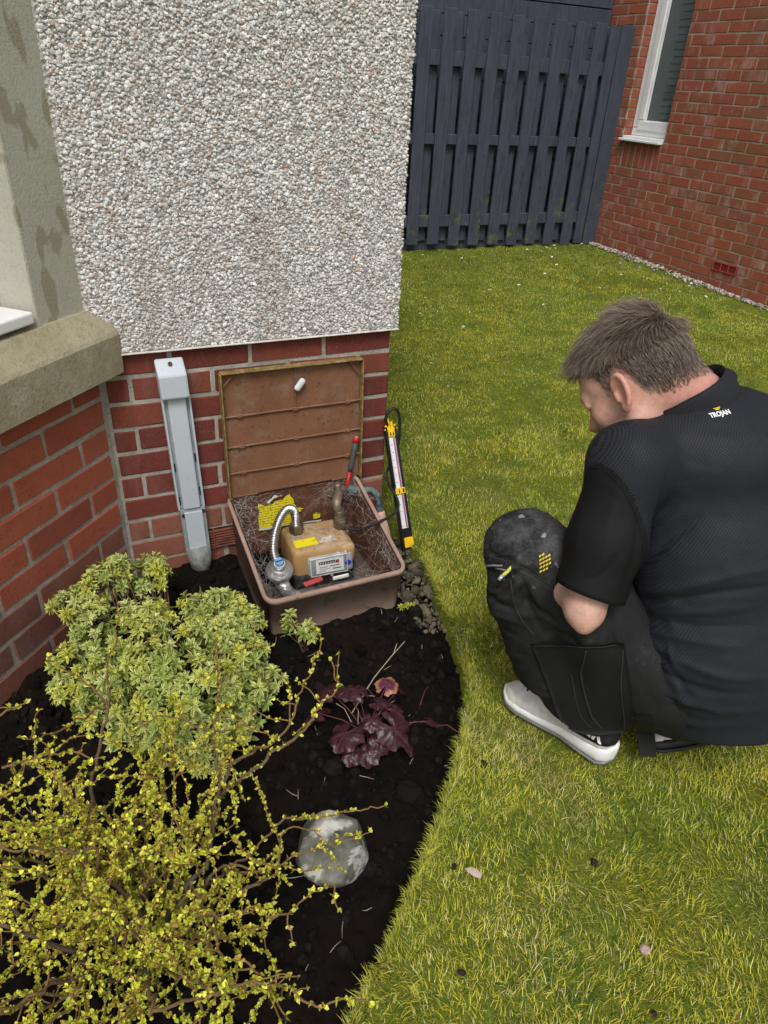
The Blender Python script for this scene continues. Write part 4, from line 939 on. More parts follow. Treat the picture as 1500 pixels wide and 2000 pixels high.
# inner leaves filling the gaps
n = 2600; li = g.integers(NLUMP, size=n); d_ = g.normal(size=(n, 3)); d_ /= np.linalg.norm(d_, axis=1, keepdims=True)
Lp = np.array(LUMP)[li]; P = Lp[:, :3]+d_*Lp[:, 3:4]*g.uniform(.3, .93, (n, 1))
ok = (P[:, 2] > -.04) & (((P-np.array(B0))@np.array(BN)) > .03); P = P[ok]; n = len(P)
Vl, Fl, Cl = var_leaf(.026, .0056, .25)
V, F, ix = scatter([(Vl, Fl)], P, randrot(n), np.repeat(g.uniform(.8, 1.2, (n, 1)), 3, 1))
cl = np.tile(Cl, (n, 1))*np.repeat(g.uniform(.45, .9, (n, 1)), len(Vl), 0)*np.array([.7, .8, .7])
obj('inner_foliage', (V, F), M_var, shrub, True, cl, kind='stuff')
# low sprig by the box front, belonging to a side shoot
sprig = empty('leafy_sprig', (-.47, -.50, -.06), 'small variegated leafy shoot in front of the meter box', 'shoot')
for q, (x, y, z) in enumerate(((-.461, -.51, .05), (-.445, -.515, .03), (-.475, -.52, .035), (-.455, -.53, .02), (-.435, -.50, .01), (-.47, -.50, .015), (-.50, -.455, .03), (-.49, -.445, .05), (-.51, -.47, .01), (-.485, -.46, .02))):
    o = bpy.data.objects.new('leaf_rosette', ros[(q*2) % 6]); COL.objects.link(o); o.location = (x, y, z); s_ = rp.uniform(.75, .95); o.scale = (s_, s_, s_); o.rotation_euler = (rp.uniform(-.3, .6), rp.uniform(-.5, .5), rp.uniform(0, 6)); put(o, sprig)
    obj('stem', tube([(-.47+.01*(q % 3), -.50, -.06), ((x-.47)/2, (y-.50)/2, z/2-.02), (x, y, z)], .0014, 5), MAT['shrub_bark'], sprig)
seed_ = empty('seedling', (-.118, -.445, -.05), 'tiny yellow green weed at the right foot of the meter box', 'weed')
for q in range(4):
    o = bpy.data.objects.new('leaf_rosette', ros[5]); COL.objects.link(o); o.location = (-.118+.012*(q-1.5), -.445-.004*q, -.03); o.scale = (.45,)*3; o.rotation_euler = (q, .3*q, q); put(o, seed_)

# ------------------------------------------------------------------ contorted shrub with opening yellow green buds
tw = empty('twisted_shrub', (-1.0, -1.14, -.06), 'contorted shrub with twisting brown twigs and opening yellow green buds', 'shrub')
def twig_mat():
    m = Mat('twig_bark', .65, .3); m.base(m.mix(m.attr(), (.30, .27, .22), m.ramp(m.noise(70, 4, .7), [(.6, 0), (.75, .4)]))); m.bump(m.noise(160, 3), .0006); return m.m
M_twig = twig_mat(); M_bud = attr_mat('young_leaf', .4, .4, .25)
def bud_leaf(bend=.5):
    V = [(0, 0, 0), (-.34, .35, .18), (0, .38, -.04), (.34, .35, .18), (-.36, .68, .14-bend*.2), (0, .7, -.06-bend*.25), (.36, .68, .14-bend*.2), (0, 1.05, -.05-bend*.5)]
    F3 = np.array([[0, 2, 1], [0, 3, 2], [4, 5, 7], [5, 6, 7]]); F4 = np.array([[1, 2, 5, 4], [2, 3, 6, 5]])
    F = np.concatenate([F3, F4[:, [0, 1, 2]], F4[:, [0, 2, 3]]]); return np.array(V, float), [F]
BUD = [bud_leaf(.2), bud_leaf(.6), bud_leaf(1.0)]
def unit(v): return v/(np.linalg.norm(v)+1e-9)
g = np.random.default_rng(33)
def wiggle(a, b, amp, n_, arch=.0, seed=0):
    t = np.linspace(0, 1, n_); P = a[None]+(b-a)[None]*t[:, None]; L_ = np.linalg.norm(b-a)
    q = np.c_[t*L_*13+seed*3.7, 0*t+seed, 0*t]; w_ = np.c_[perlin(q), perlin(q+50), perlin(q+90)]; q2 = q*2.6
    w_ = w_+.45*np.c_[perlin(q2+11), perlin(q2+61), perlin(q2+33)]
    P = P+w_*amp*np.sin(np.pi*np.minimum(t*1.6, .5+t*.0+.0*t) if False else np.pi*np.clip(t*.95, 0, .5) + 0)[:, None]
    P[:, 2] += arch*np.sin(np.pi*t); return P
def leaves_on(P, r, dens, size, skip=.15):
    """buds along a twig polyline"""
    seg = np.linalg.norm(np.diff(P, axis=0), axis=1); s_ = np.concatenate([[0], np.cumsum(seg)]); L_ = s_[-1]; k_ = max(1, int(L_*(1-skip)*dens))
    at = np.sort(g.uniform(skip*L_, L_, k_)); at[-1] = L_
    pos = np.stack([np.interp(at, s_, P[:, c_]) for c_ in range(3)], 1); idx = np.clip(np.searchsorted(s_, at)-1, 0, len(P)-2); T = P[idx+1]-P[idx]; T /= np.linalg.norm(T, axis=1, keepdims=True)+1e-9
    return pos, T
def build_branch(paths, dens, size, name='branch'):
    BV = []; BC = []; LP = []; LT = []
    for P, r0, r1 in paths:
        rad = np.linspace(r0, r1, len(P))*(1+.18*np.abs(perlin(P*120))); v, f = tube(P, rad, 6); BV.append((v, f))
        age = np.clip((np.repeat(rad, 6)-.0011)/.0035, 0, 1)[:, None]
        BC.append(np.array([.20, .115, .035])*(1-age)+np.array([.075, .055, .045])*age)
        p_, t_ = leaves_on(P, r0, dens if r0 < .004 else dens*.35, size); LP.append(p_); LT.append(t_)
    V, F = merge(BV); br = obj(name, (V, F), M_twig, tw, True, np.concatenate(BC))
    Pp = np.concatenate(LP); Tt = np.concatenate(LT); k_ = 3
    Pp = np.repeat(Pp, k_, 0)+0; Tt = np.repeat(Tt, k_, 0); n_ = len(Pp)
    Y = Tt*.75+g.normal(0, .55, (n_, 3))+np.array([0, 0, .35]); Y /= np.linalg.norm(Y, axis=1, keepdims=True)
    A = g.normal(size=(n_, 3)); X = np.cross(Y, A); X /= np.linalg.norm(X, axis=1, keepdims=True); Z = np.cross(X, Y)
    R = np.stack([X, Y, Z], -1); S = np.repeat(size*g.uniform(.55, 1.3, (n_, 1)), 3, 1)
    V, F, ix = scatter(BUD, Pp, R, S)
    c_ = np.array([[.74, .74, .08]])*g.uniform(.65, 1.25, (n_, 1)); k2 = g.random(n_) < .3; c_[k2] = np.array([.48, .55, .065])*g.uniform(.8, 1.2, (k2.sum(), 1)); k2 = g.random(n_) < .12; c_[k2] = np.array([.55, .36, .07])
    obj('buds', (V, F), M_bud, br, True, c_[ix], kind='stuff')
LONG = {'A': [(-0.83, -1.008, 0.12), (-0.765, -0.964, 0.16), (-0.688, -0.978, 0.2), (-0.638, -0.945, 0.22), (-0.611, -0.9, 0.24), (-0.556, -0.845, 0.26), (-0.529, -0.787, 0.27)],
'B': [(-0.83, -1.008, 0.12), (-0.747, -1.016, 0.18), (-0.651, -0.998, 0.22), (-0.609, -0.987, 0.25), (-0.563, -0.967, 0.27), (-0.55, -0.92, 0.28), (-0.548, -0.9, 0.29)],
'C': [(-1.076, -1.049, 0.1), (-1.045, -0.941, 0.15), (-1.012, -0.843, 0.2), (-0.983, -0.781, 0.22), (-0.974, -0.687, 0.24), (-0.946, -0.617, 0.26), (-0.922, -0.525, 0.27)],
'D': [(-0.983, -0.781, 0.22), (-1.026, -0.736, 0.26), (-1.05, -0.717, 0.28), (-1.079, -0.701, 0.29), (-1.078, -0.681, 0.3)],
'E': [(-0.882, -1.146, 0.12), (-0.823, -1.01, 0.15), (-0.802, -0.916, 0.2), (-0.768, -0.836, 0.24), (-0.753, -0.76, 0.27), (-0.736, -0.664, 0.29)],
'F': [(-0.833, -1.12, 0.05), (-0.704, -1.065, 0.06), (-0.682, -1.081, 0.07), (-0.622, -1.108, 0.085), (-0.576, -1.129, 0.095), (-0.525, -1.14, 0.1)],
'G': [(-0.851, -1.112, 0.05), (-0.763, -1.15, 0.05), (-0.69, -1.148, 0.07), (-0.653, -1.161, 0.09), (-0.611, -1.185, 0.12)],
'H': [(-1.16, -0.991, 0.35), (-1.113, -0.997, 0.36), (-1.052, -1.002, 0.35), (-1.008, -1.023, 0.34)],
'I': [(-0.986, -1.26, 0.15), (-0.87, -1.277, 0.12), (-0.79, -1.272, 0.1), (-0.683, -1.237, 0.08), (-0.679, -1.279, 0.08)],
'J': [(-0.997, -1.428, 0.3), (-0.897, -1.414, 0.25), (-0.827, -1.423, 0.22), (-0.792, -1.457, 0.2), (-0.743, -1.472, 0.2), (-0.708, -1.494, 0.2)],
'K': [(-1.159, -0.874, 0.35), (-1.141, -0.872, 0.36), (-1.118, -0.878, 0.37)],
'L': [(-0.983, -0.781, 0.22), (-1.045, -0.845, 0.26), (-1.104, -0.899, 0.3), (-1.134, -0.917, 0.32)],
'M': [(-0.802, -0.916, 0.2), (-0.881, -0.879, 0.24), (-0.952, -0.911, 0.26)], 'N': [(-0.802, -0.916, 0.2), (-0.745, -0.945, 0.22), (-0.696, -1.007, 0.22)],
'O': [(-0.836, -1.142, 0.1), (-0.756, -1.162, 0.08), (-0.677, -1.221, 0.1)], 'P': [(-0.908, -1.195, 0.15), (-0.893, -1.318, 0.18), (-0.853, -1.375, 0.18), (-0.832, -1.461, 0.2)]}
ROOT = np.array([-1.0, -1.15, -.06])
for q, (nm, pl) in enumerate(LONG.items()):
    P = spline(pl, 9); P = P+.0085*np.c_[perlin(P*34+q*9), perlin(P*34+q*9+40), perlin(P*34+q*9+80)]+.003*np.c_[perlin(P*90+q*9), perlin(P*90+q*9+40), perlin(P*90+q*9+80)]
    r0 = {'A': .0036, 'B': .0042, 'C': .0046, 'E': .0042}.get(nm, .0026); r0 *= .95
    paths = [(P, r0, .0013)]
    if nm in 'ABCEFGIJOP':
        a = ROOT+g.normal(0, .012, 3)*np.array([1, 1, 0]); paths.append((wiggle(a, P[0], .022, 22, .03, q), .0062, r0))
    for k_ in range(3 if nm in 'ABCEJP' else 1):
        s0 = P[g.integers(len(P)//4, len(P)-2)]; tip = s0+g.normal(0, .045, 3)*np.array([1, 1, .5])+np.array([0, 0, .015]); paths.append((wiggle(s0, tip, .012, 12, 0, q*7+k_), .0017, .0009))
    build_branch(paths, 80, .0082)
def in_bush():
    while True:
        x, y, z = g.uniform(-1.44, -.66), g.uniform(-1.52, -.74), g.uniform(.02, .44)
        e = ((x+1.06)/.42)**2+((y+1.16)/.40)**2+((z-.16)/.27)**2
        if e < 1 and (x < -.73 or z < .22): return np.array([x, y, z])
for q in range(54):
    tip = in_bush(); a = ROOT+np.array([g.normal(0, .03), g.normal(0, .03), 0]); mid_ = a+(tip-a)*.5+np.array([0, 0, .06])+g.normal(0, .04, 3)
    P1 = wiggle(a, mid_, .036, 26, .02, 100+q); P2_ = wiggle(mid_, tip, .034, 26, 0, 200+q); P2_[0] = P1[-1]
    P = np.concatenate([P1, P2_[1:]]); k0 = 5; P[k0:-1] = (P[k0-1:-2]+P[k0:-1]+P[k0+1:])/3
    paths = [(P, g.uniform(.0024, .0050), .0012)]
    for k_ in range(7):
        s0 = P[g.integers(12, len(P)-1)]; tp = s0+g.normal(0, .065, 3)*np.array([1, 1, .7])+np.array([0, 0, .012]); Pb = wiggle(s0, tp, .018, 14, 0, 300+q*11+k_); paths.append((Pb, .0014, .0007))
        if g.random() < .5:
            s1 = Pb[8]; paths.append((wiggle(s1, s1+g.normal(0, .035, 3), .01, 8, 0, 900+q*13+k_), .0010, .0006))
    build_branch(paths, 200, .0066)

# ------------------------------------------------------------------ small things on the lawn
M_petal = simple('daisy_white', (.80, .80, .78), .6, var=.05); M_eye = simple('daisy_eye', (.62, .45, .03), .7)
dz = []
pet = merge([xf(tube([(0, .002, 0), (0, .010, .0012)], [.0012, .0019], 4), TRS((0, 0, 0), (0, 0, 2*math.pi*k_/12))) for k_ in range(12)]); petm = mesh('petals', pet, M_petal)
eyem = mesh('eye', lathe([(0, 0), (.0034, 0), (.0028, .0022), (0, .0028)], 8), M_eye); stm = mesh('stalk', tube([(0, 0, -.028), (0, 0, 0)], .0008, 4), simple('stalk_green', (.12, .18, .03), .7))
DZ = [(3.753, 3.62), (1.406, 1.813), (2.306, 2.531), (2.983, 2.975), (1.448, 2.407), (2.202, 2.075), (3.82, 2.484), (3.57, 2.315), (2.903, 2.321), (2.269, 3.32), (2.01, 2.471), (3.3, 3.55), (3.42, 3.6), (3.36, 3.5), (3.1, 3.2), (2.7, 2.75), (3.5, 2.1), (3.62, 1.95), (3.35, 2.6), (3.7, 2.2), (1.1, 2.9), (1.6, 3.3), (.9, 1.3), (1.25, 2.1), (3.6, 2.9), (3.05, 3.5), (2.0, 3.5), (3.4, 2.2)]
for (x, y) in DZ:
    t_ = empty('daisy', (x, y, float(lawn_z(np.array([x]), np.array([y]))[0])+.030), 'small white daisy in the lawn far beyond the crouching person', 'flower', 'daisies dotted over the far lawn')
    t_.rotation_euler = (rp.uniform(-.4, .2), rp.uniform(-.3, .3), rp.uniform(0, 6)); s_ = rp.uniform(.7, 1.15); t_.scale = (s_, s_, 1)
    for m_, nm in ((petm, 'petals'), (eyem, 'eye'), (stm, 'stalk')):
        o = bpy.data.objects.new(nm, m_); COL.objects.link(o); o.parent = t_
def lump(name, x, y, r_, c_, label, cat, sc=(1, 1, .6), z=.012, seed=0, group=None):
    v, f = ico(3); v = v*(1+.28*fbm(v*1.6+seed, 3)[:, None]); v = v*r_*np.array(sc)
    obj(name, xf((v, f), TRS((x, y, float(lawn_z(np.array([x]), np.array([y]))[0])+z), (0, 0, seed))), simple(name+'_%d' % seed, c_, .9, var=.5, scale=120, bump=.001), None, True, None, label, cat, group)
lump('pebble', -.183, -1.539, .0095, (.42, .30, .25), 'small pinkish pebble in the near grass', 'pebble', seed=3, z=.016)
for q, (x, y, r_) in enumerate(((-.423, -1.26, .006), (-.155, -1.366, .008), (-.509, -1.437, .006), (-.241, -1.625, .0055), (-.235, -1.072, .008))):
    lump('soil_crumb', x, y, r_, (.018, .012, .009), 'crumb of dark soil dropped on the near lawn', 'soil crumb', (1.3, .9, .6), .010, 10+q, 'soil crumbs on the near lawn')
lv, lf = np.array([(-.004, 0, 0), (.004, 0, 0), (-.009, .012, .003), (.0085, .012, .004), (-.007, .024, .001), (.006, .024, .003), (0, .034, -.002), (-.004, 0, -.0008), (.004, 0, -.0008), (-.009, .012, .0022), (.0085, .012, .0032), (-.007, .024, .0002), (.006, .024, .0022), (0, .034, -.0028)]), [np.array([[0, 1, 3, 2], [2, 3, 5, 4], [8, 7, 9, 10], [10, 9, 11, 12]]), np.array([[4, 5, 6], [12, 11, 13]])]
obj('fallen_leaf', xf((lv, lf), TRS((-.391, -1.308, .026), (.15, .1, .7))), simple('dead_leaf', (.48, .38, .32), .7, var=.2), None, True, None, 'pale dry leaf lying on the grass near the bed', 'leaf')

# ------------------------------------------------------------------ signed distance sculpting for the person
class Sculpt:
    def __init__(s, lo, hi, h):
        s.lo = np.array(lo, float); s.h = h; s.n = np.ceil((np.array(hi)-s.lo)/h).astype(int)+1
        s.D = np.full(s.n, .08, np.float32)
    def _box(s, mn, mx, pad):
        a = np.maximum(np.floor((mn-pad-s.lo)/s.h).astype(int), 0); b = np.minimum(np.ceil((mx+pad-s.lo)/s.h).astype(int)+1, s.n)
        if (b <= a).any(): return None, None
        sl = tuple(slice(x, y) for x, y in zip(a, b))
        G = [(s.lo[i]+s.h*np.arange(a[i], b[i])).astype(np.float32) for i in range(3)]
        return sl, (G[0][:, None, None], G[1][None, :, None], G[2][None, None, :])
    def _u(s, sl, d, k, sub):
        A = s.D[sl]
        if sub:
            hh = np.maximum(k-np.abs(-d-A), 0)/k; s.D[sl] = np.maximum(A, -d)+hh*hh*k*.25
        else:
            hh = np.maximum(k-np.abs(d-A), 0)/k; s.D[sl] = np.minimum(A, d)-hh*hh*k*.25
    def cap(s, a, b, ra, rb, k=.02, sub=False, flat=None):
        a = np.array(a, float); b = np.array(b, float); r = max(ra, rb)
        sl, G = s._box(np.minimum(a, b)-r, np.maximum(a, b)+r, k+.02)
        if sl is None: return s
        ab = b-a; L2 = max(ab@ab, 1e-9); P = [G[i]-a[i] for i in range(3)]
        t = np.clip((P[0]*ab[0]+P[1]*ab[1]+P[2]*ab[2])/L2, 0, 1)
        d = np.sqrt(sum((P[i]-t*ab[i])**2 for i in range(3)))-(ra+(rb-ra)*t); s._u(sl, d, k, sub); return s
    def chain(s, pts, rad, k=.02):
        for i in range(len(pts)-1): s.cap(pts[i], pts[i+1], rad[i], rad[i+1], k)
        return s
    def ell(s, c, r, ax=None, k=.02, sub=False):
        c = np.array(c, float); r = np.array(r, float); ax = np.eye(3) if ax is None else np.array(ax, float)
        R = r.max(); sl, G = s._box(c-R, c+R, k+.02)
        if sl is None: return s
        P = [G[i]-c[i] for i in range(3)]; Q = [P[0]*ax[j][0]+P[1]*ax[j][1]+P[2]*ax[j][2] for j in range(3)]
        k0 = np.sqrt(sum((Q[j]/r[j])**2 for j in range(3))); k1 = np.sqrt(sum((Q[j]/r[j]**2)**2 for j in range(3)))
        s._u(sl, k0*(k0-1)/np.maximum(k1, 1e-6), k, sub); return s
    def cut(s, p, n, k=.004):            # remove everything on the +n side of the plane
        p = np.array(p, float); n = np.array(n, float); n /= np.linalg.norm(n)
        G = [(s.lo[i]+s.h*np.arange(s.n[i])).astype(np.float32) for i in range(3)]
        d = -((G[0]-p[0])[:, None, None]*n[0]+(G[1]-p[1])[None, :, None]*n[1]+(G[2]-p[2])[None, None, :]*n[2])
        s._u((slice(None),)*3, d, k, True); return s
    def mesh(s):
        D = s.D; D[[0, -1]] = .05; D[:, [0, -1]] = .05; D[:, :, [0, -1]] = .05
        S = D < 0; nx, ny, nz = D.shape
        cnt = sum(S[a:nx-1+a, b:ny-1+b, c:nz-1+c].astype(np.int8) for a in (0, 1) for b in (0, 1) for c in (0, 1))
        ci = np.argwhere((cnt > 0) & (cnt < 8)); acc = np.zeros((len(ci), 3)); num = np.zeros(len(ci))
        for a in range(8):
            for ax in range(3):
                o = np.array([(a >> 2) & 1, (a >> 1) & 1, a & 1])
                if o[ax]: continue
                o2 = o.copy(); o2[ax] = 1; i0 = ci+o; i1 = ci+o2
                d0 = D[tuple(i0.T)]; d1 = D[tuple(i1.T)]; m = (d0 < 0) != (d1 < 0); t = d0/np.where(m, d0-d1, 1)
                acc += np.where(m[:, None], o+np.outer(t, np.eye(3)[ax]), 0); num += m
        V = s.lo+s.h*(ci+acc/num[:, None])
        idx = np.full((nx-1, ny-1, nz-1), -1, np.int64); idx[tuple(ci.T)] = np.arange(len(ci)); Q = []
        for ax in range(3):
            u, v = (ax+1) % 3, (ax+2) % 3
            a0 = [slice(None)]*3; a1 = [slice(None)]*3; a0[ax] = slice(0, -1); a1[ax] = slice(1, None)
            E_ = np.argwhere(S[tuple(a0)] != S[tuple(a1)]); E_ = E_[(E_[:, u] > 0) & (E_[:, v] > 0) & (E_[:, u] < D.shape[u]-1) & (E_[:, v] < D.shape[v]-1)]
            eu = np.eye(3, dtype=int)[u]; ev = np.eye(3, dtype=int)[v]
            q = np.stack([idx[tuple((E_-eu-ev).T)], idx[tuple((E_-ev).T)], idx[tuple(E_.T)], idx[tuple((E_-eu).T)]], -1)
            fl = S[tuple(E_.T)]; q = np.where(fl[:, None], q, q[:, ::-1]); Q.append(q)
        Q = np.concatenate(Q); Q = Q[(Q >= 0).all(1)]
        return V, Q
def vnormals(V, Q):
    n = np.cross(V[Q[:, 2]]-V[Q[:, 0]], V[Q[:, 3]]-V[Q[:, 1]]); N = np.zeros_like(V)
    for k in range(4): np.add.at(N, Q[:, k], n)
    return N/(np.linalg.norm(N, axis=1, keepdims=True)+1e-12)
def relax(V, Q, it=2, w=.5):
    for _ in range(it):
        A = np.zeros_like(V); c = np.zeros(len(V))
        for k in range(4):
            for m in (1, 3): np.add.at(A, Q[:, k], V[Q[:, (k+m) % 4]]); np.add.at(c, Q[:, k], 1)
        V = V*(1-w)+w*A/c[:, None]
    return V
def bvh(V, Q): return BVHTree.FromPolygons([tuple(v) for v in V], [tuple(int(i) for i in q) for q in Q])
def decal(P, N, tree, off, far=.2):
    """drop points onto a surface along -N"""
    N = Vector(N).normalized(); out = []
    for p_ in P:
        h_ = tree.ray_cast(Vector(p_)+N*far, -N, far*2.5)
        if h_[0] is None: h_ = tree.find_nearest(Vector(p_))
        nn = h_[1] if h_[1].dot(N) > 0 else -h_[1]
        out.append(h_[0]+nn*off)
    return np.array(out)
def sheet(c4, N, tree, off, nu_=16, nv_=16, th_=.002, shape=None):
    """patch of cloth between four corners, lying on the surface, with thickness"""
    A, B, C_, D_ = [np.array(c_, float) for c_ in c4]; U, Vv = np.meshgrid(np.linspace(0, 1, nu_), np.linspace(0, 1, nv_)); U, Vv = U.ravel()[:, None], Vv.ravel()[:, None]
    P = (A*(1-U)+B*U)*(1-Vv)+(D_*(1-U)+C_*U)*Vv; top = decal(P, N, tree, off); top = top.reshape(nv_, nu_, 3)
    for _ in range(3): top[1:-1, 1:-1] = .5*top[1:-1, 1:-1]+.125*(top[:-2, 1:-1]+top[2:, 1:-1]+top[1:-1, :-2]+top[1:-1, 2:])
    top = top.reshape(-1, 3); bot = top-np.array(Vector(N).normalized())*(off+th_+.004); n_ = len(top)
    i = np.arange(nv_-1)[:, None]; j = np.arange(nu_-1)[None]; q = np.stack([i*nu_+j, i*nu_+j+1, (i+1)*nu_+j+1, (i+1)*nu_+j], -1).reshape(-1, 4)
    rim = list(range(nu_))+[k*nu_+nu_-1 for k in range(1, nv_)]+[(nv_-1)*nu_+k for k in range(nu_-2, -1, -1)]+[k*nu_ for k in range(nv_-2, 0, -1)]
    sd_ = np.array([[rim[k], rim[(k+1) % len(rim)], n_+rim[(k+1) % len(rim)], n_+rim[k]] for k in range(len(rim))])
    return np.concatenate([top, bot]), [np.concatenate([q, q[:, ::-1]+n_, sd_])], top.reshape(nv_, nu_, 3)
def text_VF(s, size, bold=.0, shear=0.0):
    c = bpy.data.curves.new('lettering', 'FONT'); c.body = s; c.size = size; c.offset = bold; c.shear = shear; c.align_x = 'CENTER'; c.align_y = 'CENTER'; c.resolution_u = 3
    o = bpy.data.objects.new('lettering', c); COL.objects.link(o); bpy.context.view_layer.update()
    me = bpy.data.meshes.new_from_object(o.evaluated_get(bpy.context.evaluated_depsgraph_get()))
    bm = bmesh.new(); bm.from_mesh(me); bmesh.ops.triangulate(bm, faces=bm.faces[:]); bmesh.ops.subdivide_edges(bm, edges=bm.edges[:], cuts=1); bmesh.ops.triangulate(bm, faces=bm.faces[:]); r = bm_VF(bm); bm.free()
    bpy.data.objects.remove(o); bpy.data.curves.remove(c); bpy.data.meshes.remove(me); return r
def on_surface(VF, o, ux, uy, N, tree, off):
    V = VF[0]; P = np.array(o)[None]+V[:, :1]*np.array(ux)[None]+V[:, 1:2]*np.array(uy)[None]
    return decal(P, N, tree, off), VF[1]

person = empty('person', (.12, -1.08, 0), 'person in black polo shirt and work trousers crouching on the lawn', 'person')
CR, CU, CF = np.array(_r), np.array(_u), np.array(_f); CP = np.array(CAM)
Lx = np.array([.96, -.28, 0]); Fy = np.array([.28, .96, 0]); Uz = np.array([0, 0, 1.0])
shL = np.array([-.012, -1.062, .742]); shR = np.array([.375, -1.155, .715]); elL = np.array([-.116, -1.140, .478]); elR = np.array([.42, -1.02, .50])
wrL = np.array([-.028, -.905, .47]); wrR = np.array([.25, -.84, .47])
kneeL = np.array([-.131, -.951, .505]); ankL = np.array([-.005, -1.075, .094]); hipL = np.array([.112, -1.206, .265])
hipR = np.array([.32, -1.22, .25]); kneeR = np.array([.36, -.86, .13]); ankR = np.array([.31, -1.20, .10])
C7 = np.array([.20, -1.06, .835]); T1 = np.array([.205, -1.095, .70]); T2 = np.array([.221, -1.172, .524]); T3 = np.array([.211, -1.212, .33]); T4 = np.array([.208, -1.225, .215])
axb = np.array([Lx, Fy, Uz])
def axes(lean):      # body axes pitched forward
    c_, s_ = math.cos(lean), math.sin(lean); return np.array([Lx, Fy*c_-Uz*s_, Uz*c_+Fy*s_])
# head frame
hF = -.62*CR-.36*CU+.70*CF; hF /= np.linalg.norm(hF); hU = -.36*CR+.92*CU+.04*CF; hU -= hF*(hU@hF); hU /= np.linalg.norm(hU); hR = np.cross(hF, hU)
hO = CP+1.39*(CF+CR*(1244-750)/1388.55-CU*(750-1000)/1388.55)
HM = frame(hO, hR, hF, hU); HMi = np.array(HM.inverted())
to_h = lambda P: np.asarray(P)@HMi[:3, :3].T+HMi[:3, 3]

# --- head and neck (fine grid, head space: x right, y forward, z up)
S = Sculpt((-.125, -.22, -.24), (.125, .155, .15), .0024)
S.ell((0, -.018, .034), (.0775, .0985, .086), k=.01); S.ell((0, .030, -.030), (.064, .068, .090), k=.03)
S.ell((0, .060, .045), (.058, .036, .045), k=.03)
S.cap((-.052, .005, -.062), (-.016, .080, -.104), .020, .016, .03); S.cap((.052, .005, -.062), (.016, .080, -.104), .020, .016, .03); S.ell((0, .086, -.104), (.022, .016, .016), k=.02)
S.ell((-.034, .072, -.028), (.022, .018, .02), k=.03); S.ell((.034, .072, -.028), (.022, .018, .02), k=.03)
S.cap((-.038, .088, .018), (.038, .088, .018), .011, .011, .02)
for sx in (-1, 1):
    S.ell((sx*.032, .100, -.001), (.015, .012, .010), k=.012, sub=True); S.ell((sx*.032, .085, -.001), (.0125, .0125, .0125), k=.003); S.cap((sx*.045, .089, .004), (sx*.02, .096, .006), .005, .005, .008)
S.cap((0, .098, .004), (0, .118, -.036), .008, .012, .014); S.cap((-.013, .104, -.042), (.013, .104, -.042), .009, .009, .012)
S.cap((-.020, .097, -.070), (.020, .097, -.070), .0065, .0065, .008); S.cap((-.017, .096, -.080), (.017, .096, -.080), .007, .007, .008); S.cap((-.024, .107, -.0745), (.024, .107, -.0745), .0022, .0022, .003, sub=True)
for sx in (-1, 1):      # ears: a bowl with a rolled rim and lobe
    c_, s_ = math.cos(.45), math.sin(.45); ea = np.array([[c_, sx*s_*1.0, 0], [-sx*s_, c_, .20], [sx*.04, -.2, 1.0]]); ea /= np.linalg.norm(ea, axis=1, keepdims=True)
    ec = np.array([sx*.083, -.004, -.008]); S.ell(ec, (.0085, .0205, .034), ea, .006)
    S.ell(ec+np.array([sx*.0105, .004, .003]), (.007, .0125, .023), ea, .004, True)
    pts_ = [ec+sx*ea[0]*.004+ea[1]*(.019*math.cos(t_))+ea[2]*(.032*math.sin(t_)) for t_ in np.linspace(.25, 4.3, 14)]
    S.chain(pts_, [.0042]*14, .004); S.ell(ec+np.array([sx*.001, .006, -.031]), (.0062, .0085, .0095), k=.006)
    S.cap(ec+np.array([sx*.001, .0135, .000]), ec+np.array([sx*.001, .013, -.012]), .0045, .0045, .005)
nb0 = to_h(C7+np.array([-.02, .04, -.02])); nb1 = to_h(C7)
S.cap((0, -.030, -.020), nb0, .056, .056, .035); S.cap((0, -.052, .0), nb1+np.array([0, .02, 0]), .046, .044, .035); S.cap((0, .02, -.06), nb0+np.array([0, .03, 0]), .044, .050, .03)
Vh, Qh = S.mesh(); Vh = relax(Vh, Qh, 1, .4); Nh = vnormals(Vh, Qh)
def hairline(y): return np.interp(y, [-.12, -.085, -.055, -.036, -.024, -.012, .006, .016, .030, .034, .05, .072, .09], [-.042, -.048, -.046, -.03, .006, .026, .026, .010, -.006, .024, .048, .066, .072])
hz = Vh[:, 2]-hairline(Vh[:, 1])+.006*perlin(Vh*90)
scalp = sstep(-.012, .032, hz)*(np.abs(Vh[:, 0]) < .0835)
skin = np.tile(np.array([.60, .345, .27]), (len(Vh), 1)); skin *= (1+.10*fbm(Vh*30, 3)[:, None])
red = np.exp(-(((Vh[:, 1]+.005)/.022)**2+((Vh[:, 2]+.008)/.04)**2))*(np.abs(Vh[:, 0]) > .076)+.55*sstep(-.02, -.06, Vh[:, 1])*sstep(.0, -.05, Vh[:, 2])
skin = skin*(1-red[:, None]*np.array([-.05, .16, .14]))
beard = sstep(-.015, -.05, Vh[:, 2])*sstep(-.01, .02, Vh[:, 1])*(1-sstep(.0, .02, -(Vh[:, 2]+.135)))*sstep(.0, .5, .55+fbm(Vh*260, 2))
beard *= 1-.8*np.exp(-((Vh[:, 2]+.06)/.02)**2)*(np.abs(Vh[:, 0]) < .03)*0
skin = skin*(1-.45*beard[:, None])+np.array([.15, .085, .055])*.45*beard[:, None]
skin = skin*(1-scalp[:, None]*.86)+np.array([.085, .062, .05])*scalp[:, None]*.86
lip = np.exp(-(((Vh[:, 0])/.02)**2+((Vh[:, 2]+.075)/.010)**2))*(Vh[:, 1] > .09); skin = skin*(1-.35*lip[:, None]*np.array([0, 1, .9]))
